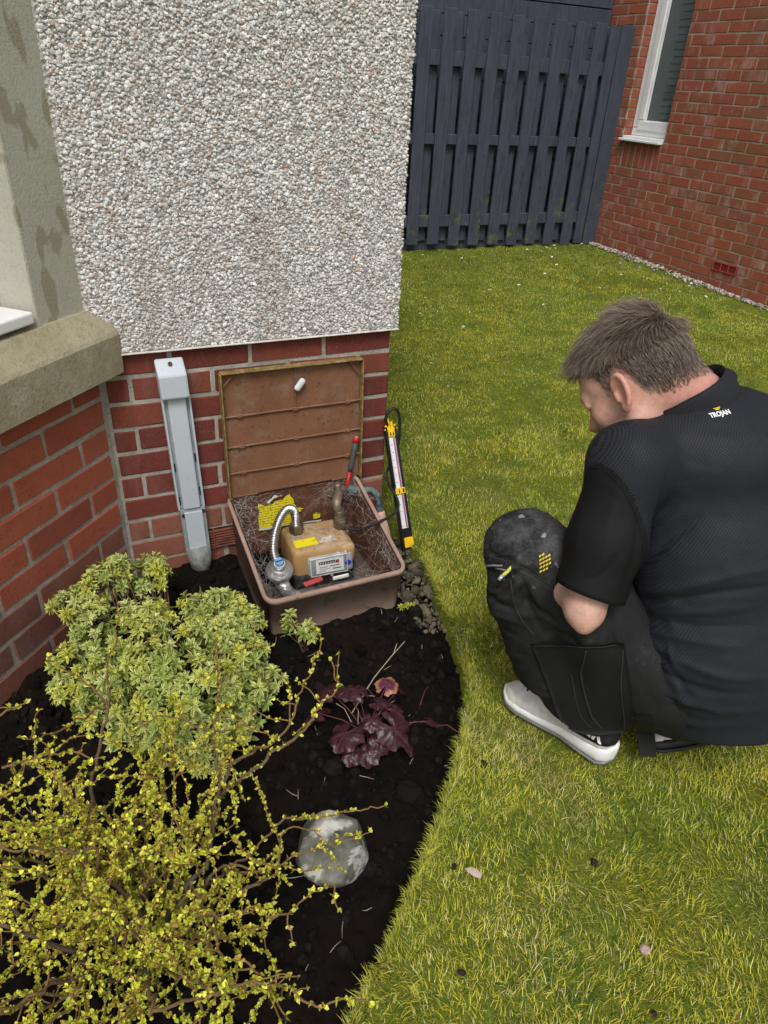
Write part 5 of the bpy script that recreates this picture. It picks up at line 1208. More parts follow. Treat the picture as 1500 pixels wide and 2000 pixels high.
eye = ((np.abs(Vh[:, 0])-.032)**2+(Vh[:, 2]+.001)**2 < .0085**2) & (Vh[:, 1] > .088); skin[eye] = (.62, .58, .55)
iris = ((np.abs(Vh[:, 0])-.031)**2+(Vh[:, 2]+.004)**2 < .0045**2) & (Vh[:, 1] > .088); skin[iris] = (.05, .06, .07)
brow = np.exp(-((Vh[:, 2]-.021-.004*np.cos(np.abs(Vh[:, 0])*60))/.0045)**2)*(np.abs(Vh[:, 0]) < .05)*(np.abs(Vh[:, 0]) > .012)*(Vh[:, 1] > .07); skin = skin*(1-.75*brow[:, None])
Wh = xf((Vh, None), HM)[0]
# --- the rest of the body (coarser grid, world space)
S = Sculpt((-.32, -1.45, -.02), (.62, -.62, .90), .0075)
S.cap(C7-np.array([0, 0, .05]), C7+np.array([-.02, .03, -.01]), .06, .055, .03); S.ell(T1, (.165, .10, .15), axes(.25), .04); S.ell(T2, (.155, .11, .15), axb, .04); S.ell(T3, (.16, .12, .13), axb, .04); S.ell(T4+np.array([0, .01, .02]), (.155, .12, .11), axb, .04)
for s_, e_, w_ in ((shL, elL, wrL), (shR, elR, wrR)):
    S.ell(s_, (.058, .058, .058), k=.04); S.chain([s_, s_*.5+e_*.5, e_], [.052, .045, .036], .02)
    ua = (e_-s_)/np.linalg.norm(e_-s_); S.cap(e_-ua*.01-Fy*.006, e_+ua*.026-Fy*.016, .028, .013, .016); S.chain([e_, e_*.65+w_*.35, w_], [.033, .041, .028], .022)
for (h_, k_, a_) in ((hipL, kneeL, ankL), (hipR, kneeR, ankR)):
    S.chain([h_, h_*.5+k_*.5, k_], [.085, .075, .058], .03); S.chain([k_, k_*.6+a_*.4, a_], [.055, .058, .038], .03)
for w_, dr, th_ in ((wrL, np.array([.35, .80, -.45]), 1), (wrR, np.array([-.30, .85, -.45]), -1)):
    dr = dr/np.linalg.norm(dr); sdv = np.cross(dr, Uz); sdv /= np.linalg.norm(sdv); dn = np.cross(sdv, dr); pal = w_+dr*.05
    S.ell(pal, (.040, .050, .017), np.array([sdv, dr, dn]), .02)
    for q, (o_, l_) in enumerate(((-.030, .062), (-.010, .072), (.010, .068), (.030, .054))):
        k0 = w_+dr*.088+sdv*o_; k1 = k0+dr*l_*.5+dn*-.004; k2 = k1+dr*l_*.3-dn*l_*.25; k3 = k2+dr*l_*.1-dn*l_*.3; S.chain([k0, k1, k2, k3], [.0095, .009, .0083, .0075], .004)
    tb = w_+dr*.03+sdv*th_*.03; S.chain([tb, tb+dr*.035+sdv*th_*.025-dn*.008, tb+dr*.062+sdv*th_*.028-dn*.016], [.013, .0105, .009], .008)
Vb, Qb = S.mesh(); Vb = relax(Vb, Qb, 1, .4)
cb_ = np.tile(np.array([.60, .37, .30]), (len(Vb), 1))*(1+.12*fbm(Vb*38, 3)[:, None])
dE = np.linalg.norm(Vb-(elL-Uz*.03-Fy*.01), axis=1); cb_ = cb_*(1-np.exp(-(dE/.035)**2)[:, None]*np.array([-.02, .16, .12]))
def skin_mat():
    m = Mat('skin', .5, .35); c = m.attr(); c = m.mix(c, (.30, .12, .08), m.ramp(m.noise(60, 6, .8), [(.45, 0), (.75, .5)])); m.base(c); m.b.inputs['Subsurface Weight'].default_value = .05; m.b.inputs['Subsurface Radius'].default_value = (.012, .005, .003); m.bump(m.noise(420, 4, .6), .0005); return m.m
VV, FF = merge([(Wh, [Qh]), (Vb, [Qb])]); body = obj('body', (VV, FF), skin_mat(), person, True, np.concatenate([skin, cb_]))

# --- hair
g = np.random.default_rng(12)
cand = np.where((hz > .0) & (np.abs(Vh[:, 0]) < .082) & (Vh[:, 2] > -.07))[0]
pick = cand[g.integers(len(cand), size=19000)]; P0 = Vh[pick]+g.normal(0, .0011, (len(pick), 3)); N0 = Nh[pick]
top = sstep(.052, .098, P0[:, 2]+.25*np.minimum(P0[:, 1], 0)*0); back = sstep(.0, -.07, P0[:, 1]); hh = np.clip(hz[pick]/.05, 0, 1)
keep = g.random(len(pick)) < (.22+.78*hh); P0, N0, top, back, hh = P0[keep], N0[keep], top[keep], back[keep], hh[keep]; n = len(P0)
flow_top = np.array([-.45, 1.0, .10])[None]+np.c_[P0[:, 0]*2.0, 0*top, 0*top]; flow_side = np.c_[0*top, -.35+0*top, -1+0*top]
flow_back = np.c_[P0[:, 0]*3, -.3+0*top, -1+0*top]
fl2 = flow_top*top[:, None]+(flow_side*(1-back[:, None])+flow_back*back[:, None])*(1-top[:, None])
cl = fbm(P0*26, 2); cl2 = fbm(P0*26+40, 2); fl2 = fl2+np.c_[cl, 0*cl, cl2]*(.30+.55*top)[:, None]+g.normal(0, .16, (n, 3))
fl2 = fl2-N0*(fl2*N0).sum(1)[:, None]; fl2 /= np.linalg.norm(fl2, axis=1, keepdims=True)+1e-9
Ln = (.004+.013*hh+(.036+.018*cl)*top)*g.uniform(.75, 1.2, n); lift = (.20+.10*hh+.34*top)*g.uniform(.5, 1.5, n)
ts = np.array([0, .3, .62, 1.0]); PT = []
for t in ts: PT.append(P0+fl2*(Ln*t)[:, None]+N0*(Ln*lift*(t*1.5-.75*t*t))[:, None]+np.array([0, 0, -1])[None]*(Ln*.22*top*t*t)[:, None]+np.array([0, 1., -.2])*0)
PT = np.stack(PT, 1); wd = g.uniform(.00032, .00058, n)
sdv = np.cross(fl2, N0); sdv /= np.linalg.norm(sdv, axis=1, keepdims=True)+1e-9; V = []
for k_, w_ in zip(range(4), (1, 1, .85, .25)):
    c_ = PT[:, k_]; V += [c_-sdv*(wd*w_)[:, None], c_+sdv*(wd*w_)[:, None], c_+N0*(wd*w_)[:, None]]
V = np.stack(V, 1).reshape(-1, 3); base_ = (np.arange(n)*12)[:, None]; F = []
for k_ in range(3):
    for a in range(3): F.append(base_+np.array([k_*3+a, k_*3+(a+1) % 3, k_*3+3+(a+1) % 3, k_*3+3+a]))
hc = np.array([[.155, .112, .085]])*g.uniform(.32, 1.65, (n, 1))*(1+.5*cl[:, None]); hc = np.where((g.random(n) < .16)[:, None], np.array([[.30, .265, .235]])*g.uniform(.7, 1.1, (n, 1)), hc)
M_hair = attr_mat('hair', .45, .4); obj('hair', (xf((V, None), HM)[0], [np.concatenate(F)]), M_hair, person, True, np.repeat(hc, 12, 0))

# --- polo shirt
S = Sculpt((-.22, -1.48, .03), (.60, -.86, .92), .0050)
S.ell(T1+np.array([.0, 0, .0]), (.192, .122, .165), axes(.25), .05); S.ell(T1+Fy*-.02+Uz*.04, (.16, .108, .085), axes(.3), .05); S.ell(T2, (.180, .135, .17), axes(.05), .06); S.ell(T3+np.array([0, -.008, 0]), (.164, .158, .165), axb, .06); S.ell(T4+np.array([0, -.02, .0]), (.138, .162, .15), axb, .06)
S.ell(T2+np.array([-.045, .0, .0]), (.15, .125, .17), axes(.05), .06); S.ell(T3+np.array([-.03, -.01, .03]), (.155, .14, .15), axb, .06)
S.chain([C7+np.array([-.03, .01, -.052]), shL+np.array([.02, .0, .0])], [.062, .066], .04); S.chain([C7+np.array([.03, -.005, -.052]), shR-np.array([.02, 0, 0])], [.064, .064], .04)
S.ell(shL, (.072, .070, .070), k=.04); S.ell(shR, (.072, .070, .070), k=.04)
up = elL-shL; up /= np.linalg.norm(up); cuff = shL+up*.256
S.chain([shL, shL*.4+cuff*.6, cuff+up*.03], [.071, .068, .066], .03)
upR = elR-shR; upR /= np.linalg.norm(upR); cuffR = shR+upR*.21; S.chain([shR, cuffR+upR*.03], [.07, .064], .03)
S.cap(C7+np.array([-.035, .05, -.005]), C7+np.array([-.06, .10, .05]), .052, .05, .01, True)
# hem and cuffs cut square to the cloth
Vs, Qs = S.mesh()
def trim(V, Q, p, n, near=None, r=9):
    p = np.array(p); n = np.array(n, float)/np.linalg.norm(n); d = (V-p)@n
    m = (np.linalg.norm(V-p, axis=1) < r); out = (d > 0) & m; V = V.copy(); keepf = ~out[Q].all(1); k = out.copy(); V[k] = V[k]-n[None]*d[k][:, None]; return V, Q[keepf]
Vs, Qs = trim(Vs, Qs, cuff, up+np.array([-.03, .06, .0]), r=.105); Vs, Qs = trim(Vs, Qs, cuffR, upR, r=.105)
Q3 = lambda x, y, d: CP+d*(CF+CR*(x-750)/1388.55-CU*(y-1000)/1388.55)
hp0, hp1, hp2 = Q3(1258, 1424, 1.56), Q3(1370, 1452, 1.44), Q3(1470, 1440, 1.47); hemn = np.cross(hp1-hp0, hp2-hp0); hemn = hemn*(-1 if hemn[2] > 0 else 1); Vs, Qs = trim(Vs, Qs, hp1, hemn)
Ns = vnormals(Vs, Qs)
# folds: a set of soft ridges pulled from armpit and waist, plus fine crumple
def ridge(P, pts, wdt, amp, seed=0):
    best = np.full(len(P), 9.0); tt_ = np.zeros(len(P)); m_ = len(pts)-1
    near = np.where(np.min([np.linalg.norm(P-q, axis=1) for q in pts], axis=0) < .09)[0]; Pn = P[near]; bd = np.full(len(near), 9.0); bt = np.zeros(len(near))
    for i_ in range(m_):
        a, b = pts[i_], pts[i_+1]; ab = b-a; t = np.clip(((Pn-a)@ab)/(ab@ab+1e-9), 0, 1); d = np.linalg.norm(Pn-(a+t[:, None]*ab), axis=1)
        k_ = d < bd; bd = np.where(k_, d, bd); bt = np.where(k_, (i_+t)/m_, bt)
    out = np.zeros(len(P)); bd = bd+.006*perlin(Pn*20+seed); out[near] = amp*np.exp(-np.abs(bd/wdt)**1.6)*np.sin(np.pi*np.clip(bt*.86+.07, 0, 1)); return out
def fold(V, tree, px, wdt, amp, seed=0):
    P = spline([Q3(x, y, 1.34) for x, y in px], 5); return ridge(V, decal(P, -CF, tree, 0, .24), wdt, amp, seed)
Q3 = lambda x, y, d: CP+d*(CF+CR*(x-750)/1388.55-CU*(y-1000)/1388.55)
dsp = .0040*fbm(Vs*np.array([9, 9, 6]), 3)+.0012*fbm(Vs*34, 2)
tf = bvh(Vs, Qs)
for px_l, w_, am in (([(1350, 985), (1300, 1030), (1262, 1110)], .014, .010), ([(1365, 1005), (1310, 1055), (1275, 1120)], .010, -.009),
        ([(1500, 1105), (1400, 1125), (1300, 1160), (1245, 1190)], .013, .010), ([(1500, 1140), (1400, 1155), (1310, 1180), (1250, 1200)], .010, -.010), ([(1480, 1180), (1380, 1195), (1290, 1205), (1250, 1208)], .011, .009), ([(1470, 1220), (1360, 1225), (1280, 1222)], .010, -.008), ([(1460, 1265), (1350, 1255), (1262, 1235)], .012, .008),
        ([(1245, 1215), (1275, 1300), (1330, 1370), (1420, 1400), (1500, 1395)], .013, .012), ([(1240, 1245), (1265, 1330), (1320, 1400), (1400, 1430)], .010, -.010), ([(1250, 1240), (1300, 1310), (1380, 1355), (1490, 1360)], .011, -.010), ([(1262, 1225), (1330, 1290), (1420, 1325), (1500, 1325)], .012, .009), ([(1250, 1300), (1280, 1400), (1310, 1440)], .010, .007), ([(1300, 1425), (1380, 1440), (1480, 1430)], .010, .006),
        ([(1195, 950), (1170, 1040), (1160, 1130)], .014, .004), ([(1228, 1000), (1225, 1080), (1212, 1150)], .010, -.007), ([(1140, 960), (1125, 1050), (1110, 1110)], .012, .003), ([(1200, 1070), (1160, 1120), (1120, 1130)], .009, -.004), ([(1280, 900), (1275, 1000), (1262, 1080)], .012, -.006), ([(1330, 850), (1400, 865), (1480, 850)], .016, .003), ([(1300, 870), (1320, 900), (1400, 920)], .014, -.003)):
    dsp = dsp+fold(Vs, tf, px_l, w_*.75, am*.6, px_l[0][0])
Vs = Vs+Ns*dsp[:, None]; Vs = relax(Vs, Qs, 1, .3)
def shirt_mat():
    m = Mat('black_polyester', .6, .16); v = m.co(); mp = m.n('ShaderNodeMapping'); m.set(mp.inputs['Vector'], v); mp.inputs['Rotation'].default_value = (.3, .2, .35)
    sp_ = m.n('ShaderNodeSeparateXYZ'); m.set(sp_.inputs[0], mp.outputs[0]); f = None
    for c_ in (0, 2):
        s1 = m.math('SINE', m.math('MULTIPLY', sp_.outputs[c_], 2*math.pi/.0062)); f = s1 if f is None else m.math('MULTIPLY', f, s1)
    dots = m.ramp(f, [(.35, 0), (.75, 1)]); m.base(m.mix((.0205, .022, .0285), (.005, .005, .0065), dots)); m.bump(dots, -.0010, .7); m.bump(m.noise(14, 3), .004, .5)
    return m.m
def plain_cloth(name, c, stain=0):
    m = Mat(name, .7, .2); k = m.ramp(m.noise(9, 5), [(.3, tuple(np.array(c)*.8)), (.7, tuple(np.array(c)*1.25))])
    if stain:
        gm = m.n('ShaderNodeNewGeometry'); dx = m.n('ShaderNodeVectorMath', operation='DISTANCE'); m.set(dx.inputs[0], gm.outputs['Position']); dx.inputs[1].default_value = tuple(kneeL+np.array([-.03, -.03, .06]))
        near = m.ramp(dx.outputs['Value'], [(.05, 1), (.14, 0)])
        k = m.mix(k, (.15, .15, .155), m.math('MULTIPLY', near, m.ramp(m.noise(14, 7, .85), [(.44, 0), (.74, .7)])))
        k = m.mix(k, (.34, .34, .36), m.math('MULTIPLY', near, m.ramp(m.noise(26, 4, .6), [(.63, 0), (.68, .8)])))
        k = m.mix(k, (.10, .10, .10), m.ramp(m.noise(26, 6, .8), [(.58, 0), (.8, .5)]))
    m.base(k); m.bump(m.noise(420, 3), .0008); return m.m
M_shirt = shirt_mat(); M_cloth = plain_cloth('black_cloth', (.0065, .0065, .0075)); M_trou = plain_cloth('black_workwear', (.0135, .0135, .0145), 1)
shirt = obj('polo_shirt', (Vs, [Qs]), M_shirt, person, True)
shirt.data.materials.append(M_cloth); tf2 = bvh(Vs, Qs)
fc = Vs[Qs].mean(1)
for a_, ax_ in ((shL, up), (shR, upR)):
    al = (fc-a_)@ax_; rd = np.linalg.norm(fc-a_-al[:, None]*ax_, axis=1); slv = (al > .02) & (rd < .092)
    if a_ is shL:
        sp3 = decal([Q3(1152, 903, 1.3), Q3(1236, 985, 1.3), Q3(1266, 1065, 1.32)], -CF, tf2, 0, .2); sn = np.cross(sp3[1]-sp3[0], sp3[2]-sp3[0]); sn = sn*np.sign((cuff-sp3[0])@sn); slv = ((fc-sp3[0])@sn > 0) & (np.linalg.norm(fc-(shL+cuff)/2, axis=1) < .21) & (rd < .14)
        mi = slv.astype(np.int32)
    else: mi = np.maximum(mi, slv.astype(np.int32))
if len(shirt.data.polygons) == len(mi): shirt.data.polygons.foreach_set('material_index', mi)
ts_ = bvh(Vs, Qs)
# smooth-knit sleeve cuffs and hem bands
def ringband(c, ax, r, w, th_, n_=40, tree=None):
    ax = np.array(ax)/np.linalg.norm(ax); a = np.cross(ax, [0, 0, 1.0]); a /= np.linalg.norm(a); b = np.cross(ax, a); rows = []
    for (o_, e_) in ((-w, .0012), (-w*.5, .0016), (0, .0016), (.0008, -.002), (-.004, -.006)):
        row = []
        for k_ in range(n_):
            dv = a*math.cos(2*math.pi*k_/n_)+b*math.sin(2*math.pi*k_/n_); p_ = Vector(c+ax*min(o_, -.003)); h_ = tree.ray_cast(p_, Vector(dv), r*1.9)
            rr = (h_[0]-p_).length if h_[0] is not None else r
            row.append(c+ax*o_+dv*(min(rr, r*1.35)+e_))
        rows.append(row)
    V = np.array(rows).reshape(-1, 3); i = np.arange(4)[:, None]; j = np.arange(n_)[None]; k_ = (j+1) % n_
    return V, [np.stack([i*n_+j, i*n_+k_, (i+1)*n_+k_, (i+1)*n_+j], -1).reshape(-1, 4)]
obj('cuff', ringband(cuff, up+np.array([-.03, .06, .0]), .063, .018, .002, tree=ts_), M_cloth, shirt, True)
# collar: folded band around the neck, higher at the nape
hv = bvh(Wh, Qh); nA = np.array(HM @ Vector((0, -.034, -.055))); nB = C7+np.array([-.022, .030, -.030]); nax = nA-nB; nL = np.linalg.norm(nax); nax /= nL; nax = nax*.45+np.array([-.15, .10, .98])*.6; nax /= np.linalg.norm(nax); nB = nB+CU*.016-CR*.022
ca = Lx-nax*(Lx@nax); ca /= np.linalg.norm(ca); cbk = np.cross(nax, ca); NA = 72
def ringd(h_, tree, extra, mx, default):
    out = []
    for k_ in range(NA):
        a = math.radians(-250+320*k_/(NA-1)); dv = ca*math.cos(a)+cbk*math.sin(a); p_ = Vector(nB+nax*h_); q_ = tree.ray_cast(p_, Vector(dv), .16)
        d_ = (q_[0]-p_).length if q_[0] is not None else default
        out.append(min(d_, mx))
    out = np.array(out); ker = np.ones(9)/9; o2 = np.convolve(np.pad(out, 4, mode='edge'), ker, 'valid'); return o2+extra
rn = ringd(.030, hv, .009, .080, .064); ru = ringd(.006, ts_, .010, .135, .10)
rows = []
for (h_, w_, ex) in ((.004, 1.0, .004), (.012, .92, .010), (.024, .70, .012), (.040, .36, .011), (.054, .10, .008), (.060, .0, .003), (.058, -.05, -.004), (.02, -.05, -.006)):
    row = []
    for k_ in range(NA):
        a = math.radians(-250+320*k_/(NA-1)); dv = ca*math.cos(a)+cbk*math.sin(a); bk = .5-.5*math.sin(a); rr = rn[k_]*(1-w_)+min(max(ru[k_], rn[k_]+.012), rn[k_]+.030)*w_+ex*.5
        row.append(nB+dv*rr+nax*(h_*(.6+.5*bk)+.006*bk-.012*(1-bk)))
    rows.append(row)
V = np.array(rows).reshape(-1, 3); i = np.arange(7)[:, None]; j = np.arange(NA-1)[None]
collar = obj('collar', (V, [np.stack([i*NA+j, i*NA+j+1, (i+1)*NA+j+1, (i+1)*NA+j], -1).reshape(-1, 4)]), plain_cloth('collar_rib', (.019, .020, .025)), shirt, True)
for ri in (0, 5): obj('collar_edge', tube(np.array(rows[ri])[2:-2], .0016, 6), M_shirt, collar, True)
# lettering and mark below the collar
Nv = -CF
lo = Q3(1428, 799, 1.26); tx = CR*.985+CU*.22; tx /= np.linalg.norm(tx); ty = np.cross(-CF, tx)*1; ty = CU-tx*(CU@tx); ty /= np.linalg.norm(ty)
obj('lettering', on_surface(text_VF('TROJAN', .0128, .0005), lo-ty*.003, tx*.80, ty, Nv, ts_, .0012), simple('print_white', (.80, .80, .80), .5, var=.02), shirt)
em = [(-.011, .007), (.011, .007), (.006, .0005), (-.006, .0005)]
emV = []; emF = []
for (x0, x1, y0, y1) in ((-.0105, .0105, .0052, .0078), (-.008, .008, .0020, .0044), (-.005, .005, -.001, .0012)):
    b_ = len(emV); sl_ = .0022
    for k_ in range(9): t = k_/8; emV += [(x0+(x1-x0)*t+sl_*(1-2*t)*.6, y0, 0), (x0+(x1-x0)*t, y1, 0)]
    emF += [[b_+2*k_, b_+2*k_+2, b_+2*k_+3, b_+2*k_+1] for k_ in range(8)]
obj('emblem', on_surface((np.array(emV), [np.array(emF)]), lo+ty*.0062, tx*.9, ty, Nv, ts_, .0012), simple('print_yellow', (.70, .54, .02), .6, var=.1), shirt)
# shoulder seam
def seam(pp, tree, N, off=.0006, r=.0009): return tube(decal(spline(pp, 8), N, tree, off), r, 5)
obj('seam', seam([Q3(1155, 905, 1.28), Q3(1200, 925, 1.26), Q3(1240, 985, 1.26), Q3(1262, 1040, 1.27), Q3(1260, 1100, 1.3)], ts_, Nv), M_cloth, shirt)

# --- work trousers
S = Sculpt((-.30, -1.46, .02), (.56, -.70, .62), .0052)
S.ell(T4+np.array([0, .02, .02]), (.172, .14, .13), axb, .05)
mL = hipL*.5+kneeL*.5
S.chain([hipL, mL, kneeL], [.112, .098, .072], .03); S.cap(Q3(1003, 1068, 1.49), Q3(1000, 1170, 1.53), .050, .046, .03); S.cap(Q3(1000, 1165, 1.53), Q3(1052, 1300, 1.61), .046, .055, .03); S.cap(Q3(1040, 1046, 1.48), Q3(1090, 1085, 1.46), .050, .055, .03); S.chain([kneeL, kneeL*.55+ankL*.45, ankL+np.array([.01, -.02, .0])], [.074, .080, .072], .03)
S.ell(np.array([.03, -1.12, .23]), (.10, .085, .13), axes(.0), .06); S.chain([ankL+np.array([.005, -.03, .04]), ankL+np.array([.012, -.035, -.028])], [.078, .080], .03)
S.chain([hipR, kneeR], [.11, .085], .03); S.chain([kneeR, ankR], [.08, .072], .03)
Vt, Qt = S.mesh(); Vt, Qt = trim(Vt, Qt, ankL+np.array([.01, -.03, .036]), (-.10, .05, -1), r=.15)
Nt = vnormals(Vt, Qt); fd = .0045*fbm(Vt*np.array([14, 14, 11]), 3)+.0035*np.abs(fbm(Vt*np.array([26, 26, 14])+5, 2))
tf = bvh(Vt, Qt)
for px_l, w_, am in (([(950, 1140), (985, 1170), (1030, 1190)], .009, .007), ([(955, 1165), (995, 1195), (1040, 1215)], .008, -.008), ([(962, 1195), (1000, 1225), (1050, 1240)], .008, .007), ([(975, 1230), (1010, 1260), (1050, 1275)], .008, -.006), ([(990, 1280), (1020, 1310), (1060, 1330)], .009, .006), ([(1005, 1310), (1040, 1360), (1080, 1400)], .009, -.006), ([(1060, 1150), (1080, 1200), (1110, 1240)], .009, .006), ([(1040, 1140), (1060, 1200), (1090, 1250)], .007, -.006), ([(1215, 1220), (1225, 1320), (1240, 1430)], .009, -.008), ([(1200, 1200), (1160, 1238), (1100, 1248)], .008, .006), ([(1075, 1400), (1120, 1420), (1200, 1425)], .009, .005), ([(960, 1085), (1000, 1098), (1050, 1125), (1090, 1150)], .006, -.005), ([(948, 1110), (975, 1130), (1005, 1135)], .006, -.006), ([(1050, 1000), (1075, 1030), (1085, 1070)], .010, -.005), ([(1020, 1000), (1040, 1040), (1045, 1080)], .012, .004), ([(1060, 1180), (1090, 1215), (1130, 1240)], .007, -.006)):
    fd = fd+fold(Vt, tf, px_l, w_*.8, am*1.25, px_l[0][1])
Vt = Vt+Nt*fd[:, None]; Vt = relax(Vt, Qt, 1, .3)
trou = obj('work_trousers', (Vt, [Qt]), M_trou, person, True)
tt = bvh(Vt, Qt); Nl = np.array([-.62, -.70, .32]); Nl /= np.linalg.norm(Nl)
V, F, grid = sheet([Q3(1046, 1262, 1.47), Q3(1214, 1252, 1.42), Q3(1238, 1436, 1.52), Q3(1112, 1432, 1.56)], Nv, tt, .007, 18, 18)
pocket = obj('holster_pocket', (V, F), plain_cloth('pocket_cloth', (.011, .011, .012)), trou, True)
pt_ = bvh(grid.reshape(-1, 3), np.array([[a*18+b, a*18+b+1, (a+1)*18+b+1, (a+1)*18+b] for a in range(17) for b in range(17)]))
M_seam = simple('seam_grey', (.022, .022, .024), .8)
obj('seam', merge([tube(decal(spline([Q3(1052, 1270, 1.45), Q3(1130, 1268, 1.42), Q3(1208, 1262, 1.4)], 8), Nv, pt_, .0008), .0011, 5), tube(decal(spline([Q3(1140, 1268, 1.45), Q3(1146, 1330, 1.45), Q3(1160, 1400, 1.5), Q3(1185, 1432, 1.5)], 8), Nv, pt_, .0015), .0022, 5), tube(decal(spline([Q3(1130, 1330, 1.45), Q3(1140, 1400, 1.5), Q3(1165, 1432, 1.5)], 8), Nv, pt_, .0010), .0013, 5), tube(decal(spline([Q3(1204, 1262, 1.45), Q3(1212, 1350, 1.45), Q3(1228, 1430, 1.5)], 8), Nv, pt_, .0010), .0016, 5)]), M_seam, pocket)
obj('seam', merge([seam([Q3(958, 1092, 1.4), Q3(1000, 1100, 1.38), Q3(1040, 1120, 1.38), Q3(1090, 1150, 1.38)], tt, Nv, .0008, .0014), seam([Q3(1008, 1125, 1.4), Q3(1012, 1170, 1.4), Q3(1028, 1215, 1.42), Q3(1050, 1245, 1.45)], tt, Nv, .001, .0020)]), M_seam, trou)
# flap hanging down beside the heel
def first_hit(x, y, off):
    d_ = Vector(Q3(x, y, 1.0)-CP).normalized(); best = 2.0
    for t_ in (ts_, tt):
        h_ = t_.ray_cast(Vector(CP), d_, 3.0)
        if h_[0] is not None: best = min(best, (h_[0]-Vector(CP)).length)
    return np.array(Vector(CP)+d_*(min(best, 1.80)-off))
fr = [[first_hit(1240+u_*34+v_*10, 1396+v_*78+u_*2, .007) for u_ in np.linspace(0, 1, 7)] for v_ in np.linspace(0, 1, 10)]; fr = np.array(fr)
for r_ in range(6, 10): fr[r_] = fr[5]+(fr[5]-fr[4])*(r_-5)*.95+np.array([0, 0, -.002])*(r_-5)
V = np.concatenate([fr.reshape(-1, 3), fr.reshape(-1, 3)+CF*.003]); q = np.array([[a*7+b, a*7+b+1, (a+1)*7+b+1, (a+1)*7+b] for a in range(9) for b in range(6)])
obj('hanging_flap', (V, [np.concatenate([q, q[:, ::-1]+70])]), simple('webbing', (.009, .009, .008), .8), trou, True)
zc_ = decal([Q3(958, 1132, 1.4)], Nv, tt, .004)[0]
zp = obj('zip_pull', tube([zc_+CR*.012+CU*.012, zc_+CR*.004+CU*.002, zc_-CR*.006-CU*.006], [.0032, .0034, .0038], 8), simple('zip_yellow', (.62, .60, .08), .5), trou, True)
obj('zip_tip', tube([zc_-CR*.006-CU*.006, zc_-CR*.014-CU*.015], [.0042, .0036], 8), simple('zip_silver', (.45, .55, .62), .35, .5, .5), zp, True)
obj('zip_tape', seam([Q3(952, 1120, 1.42), Q3(968, 1110, 1.4), Q3(990, 1108, 1.4)], tt, Nv, .0015, .0022), simple('tape_grey', (.22, .22, .22), .7), trou)
# yellow printed mark on the knee: three ragged bars like a folded wing
kb = []; kf = []
for r_ in range(5):
    for c_ in range(4):
        x0 = -.012+c_*.0063+(r_-2)*.0006; y0 = -.013+r_*.0056; w_, h_ = .0046, .0034
        if (r_ in (0, 4) and c_ in (3,)) or (r_ == 4 and c_ == 2): continue
        b_ = len(kb); kb += [((x_+.45*y_)*1.0, y_*1.25, 0) for x_, y_ in ((x0, y0), (x0+w_, y0+.0008), (x0+w_, y0+h_), (x0, y0+h_-.0008))]; kf.append([b_, b_+1, b_+2, b_+3])
kx = CR*.82+CU*.45; kx /= np.linalg.norm(kx); ky = CU*.85-CR*.45; ky = ky-kx*(ky@kx); ky /= np.linalg.norm(ky)
obj('knee_mark', on_surface((np.array(kb), [np.array(kf)]), Q3(1068, 1097, 1.4), kx, ky, Nv, tt, .0016), MAT['print_yellow'], trou)

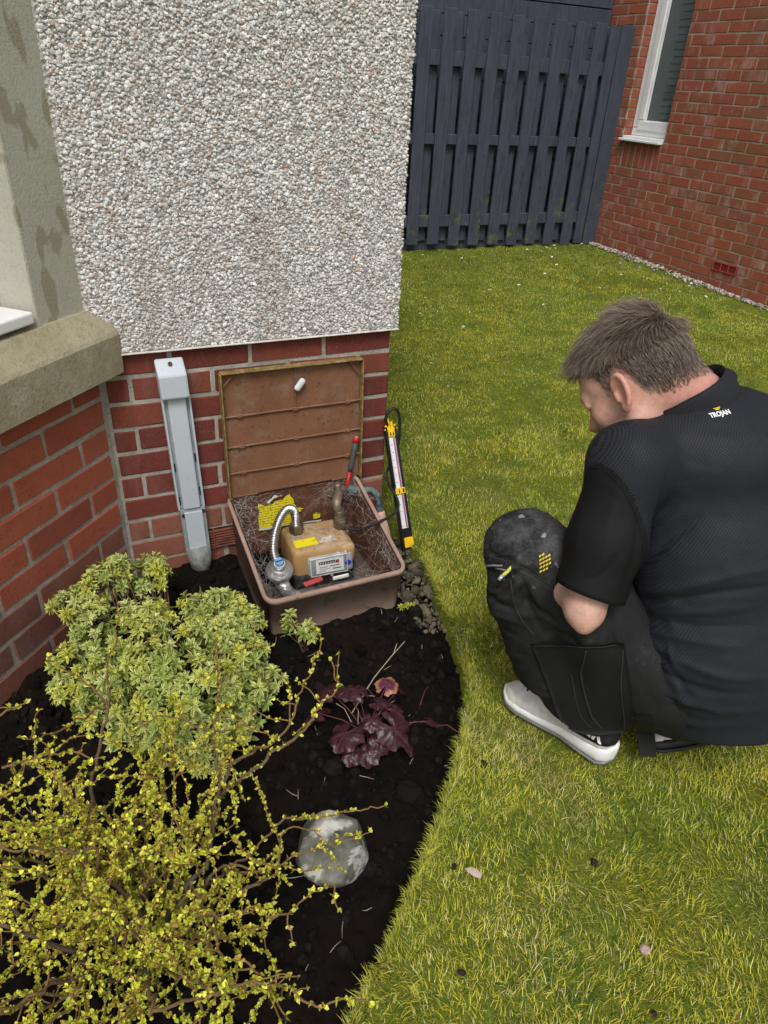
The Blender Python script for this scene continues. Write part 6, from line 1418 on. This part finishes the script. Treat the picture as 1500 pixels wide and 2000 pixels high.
# --- trainers
M_wh = simple('shoe_white', (.80, .80, .80), .5, var=.06, scale=20); M_gr = simple('shoe_grey_mesh', (.56, .545, .535), .75, var=.22, scale=30, bump=.0006, bscale=500); M_bk = simple('shoe_black', (.012, .012, .013), .6); M_so = simple('sole_clear', (.17, .17, .18), .35, .5)
def shoe(M, parent, out_mat=None):
    sh_ = empty('trainer', M.translation, parent=parent)
    yy = np.linspace(-.145, .15, 34)
    hw = np.interp(yy, [-.145, -.138, -.12, -.08, -.02, .04, .09, .125, .143, .15], [.010, .026, .036, .037, .034, .041, .046, .038, .020, .006])
    cx_ = np.interp(yy, [-.145, -.02, .08, .15], [0, .004, .0, -.010])
    lo_ = np.interp(yy, [-.145, -.12, .05, .11, .15], [.012, .002, .002, .006, .020]); mid_ = np.interp(yy, [-.145, -.1, -.03, .05, .15], [.062, .056, .044, .036, .040])
    def loft(rows): 
        n_ = rows[0].shape[0]; V = np.concatenate(rows); m_ = len(rows)
        q = np.array([[a*n_+b, a*n_+(b+1) % n_, (a+1)*n_+(b+1) % n_, (a+1)*n_+b] for a in range(m_-1) for b in range(n_)])
        return V, [q, np.arange(n_)[::-1][None].copy(), ((m_-1)*n_+np.arange(n_))[None]]
    an = np.linspace(0, 2*np.pi, 20, endpoint=False)
    def sec(c_, w_, z0, z1, y, p=3.0, bulge=1.0):
        ct, st_ = np.cos(an), np.sin(an); x = c_+w_*np.sign(ct)*np.abs(ct)**(2/p); z = (z0+z1)/2+(z1-z0)/2*np.sign(st_)*np.abs(st_)**(2/p); return np.c_[x, np.full(20, y), z]
    msole = out_mat or M_wh
    sole = obj('midsole', xf(loft([sec(cx_[k], hw[k]*1.06, lo_[k]+.006, mid_[k], yy[k]*1.02, 3.6) for k in range(34)]), M), msole, sh_, True)
    obj('outsole', xf(loft([sec(cx_[k], hw[k]*1.03, lo_[k]-.001, lo_[k]+.010, yy[k]*1.015, 4) for k in range(34)]), M), out_mat or M_so, sole, True)
    tp = np.interp(yy, [-.145, -.13, -.09, -.05, -.01, .03, .07, .11, .135, .15], [.100, .112, .116, .118, .118, .104, .086, .072, .062, .044])
    up_ = [np.c_[cx_[k]+hw[k]*.97*np.cos(an)*np.where(np.sin(an) > 0, (1-.45*np.abs(np.sin(an))**1.5*(tp[k] > .06)), 1), np.full(20, yy[k]*.985), np.where(np.sin(an) > 0, mid_[k]-.006+(tp[k]-mid_[k]+.006)*np.sin(an)**.8 if False else mid_[k]-.006+(tp[k]-mid_[k]+.006)*np.abs(np.sin(an))**.85, mid_[k]-.010)] for k in range(34)]
    upv, upf = loft(up_); upper = obj('upper', xf((upv, upf), M), M_gr, sh_, True)
    ut = bvh(upv, upf[0])
    # black collar round the heel, pale toe bumper, tongue and laces
    k0 = 13; bkr = [np.c_[(r_[:, 0]-r_[:, 0].mean())*1.03+r_[:, 0].mean(), r_[:, 1]-.0008, np.maximum(r_[:, 2]+.0015, mid_[k]+.006)] for k, r_ in enumerate(up_[:k0])]
    heel = obj('heel_panel', xf(loft(bkr), M), M_bk, upper, True)
    tb = [np.c_[(r_[:, 0]-r_[:, 0].mean())*1.035+r_[:, 0].mean(), r_[:, 1]*1.004, np.minimum(r_[:, 2], mid_[k+28]+.016)] for k, r_ in enumerate(up_[28:])]
    obj('toe_bumper', xf(loft(tb), M), simple('bumper_cream', (.66, .63, .56), .6, var=.1), upper, True)
    obj('tongue', xf(rbox(-.022, .022, -.02, .055, .088, .098, .004, 2), M @ TRS((0, .022, .016), (-.40, 0, 0))), M_wh, upper, True)
    for q in range(5):
        y = .022+q*.017; z = np.interp(y, yy, tp)+.003; obj('lace', xf(tube([(-.024, y-.004, z-.007), (-.01, y, z+.0015), (.01, y+.003, z+.0015), (.024, y+.006, z-.007)], .0024, 6), M), M_bk, upper, True)
    # letters on the outer heel side
    tv = text_VF('AIR', .040, .0016); bt = bvh(loft(bkr)[0], loft(bkr)[1][0]); o_ = np.array([-.06, -.088, .082])
    lv_, lf_ = tv; P = o_[None]+lv_[:, :1]*np.array([[0, -1.0, 0]])+lv_[:, 1:2]*np.array([[0, 0, 1.0]])
    obj('lettering', xf((decal(P, (-1, 0, 0), bt, .0012), lf_), M), M_wh, heel)
    return sh_
d_ = Vector((-.355, .935, 0)).normalized(); rgt = Vector((d_.y, -d_.x, 0))
shoe(frame(Vector((-.014, -1.052, .016)), rgt, d_, (0, 0, 1)), person)
d2 = Vector((-.86, .34, -.26)).normalized(); u2 = Vector((.22, .62, .75)); u2 = (u2-d2*u2.dot(d2)).normalized(); r2 = d2.cross(u2)
shoe(frame(Vector((.262, -1.248, .046)), r2, d2, u2), person, simple('sole_black', (.015, .015, .016), .55))
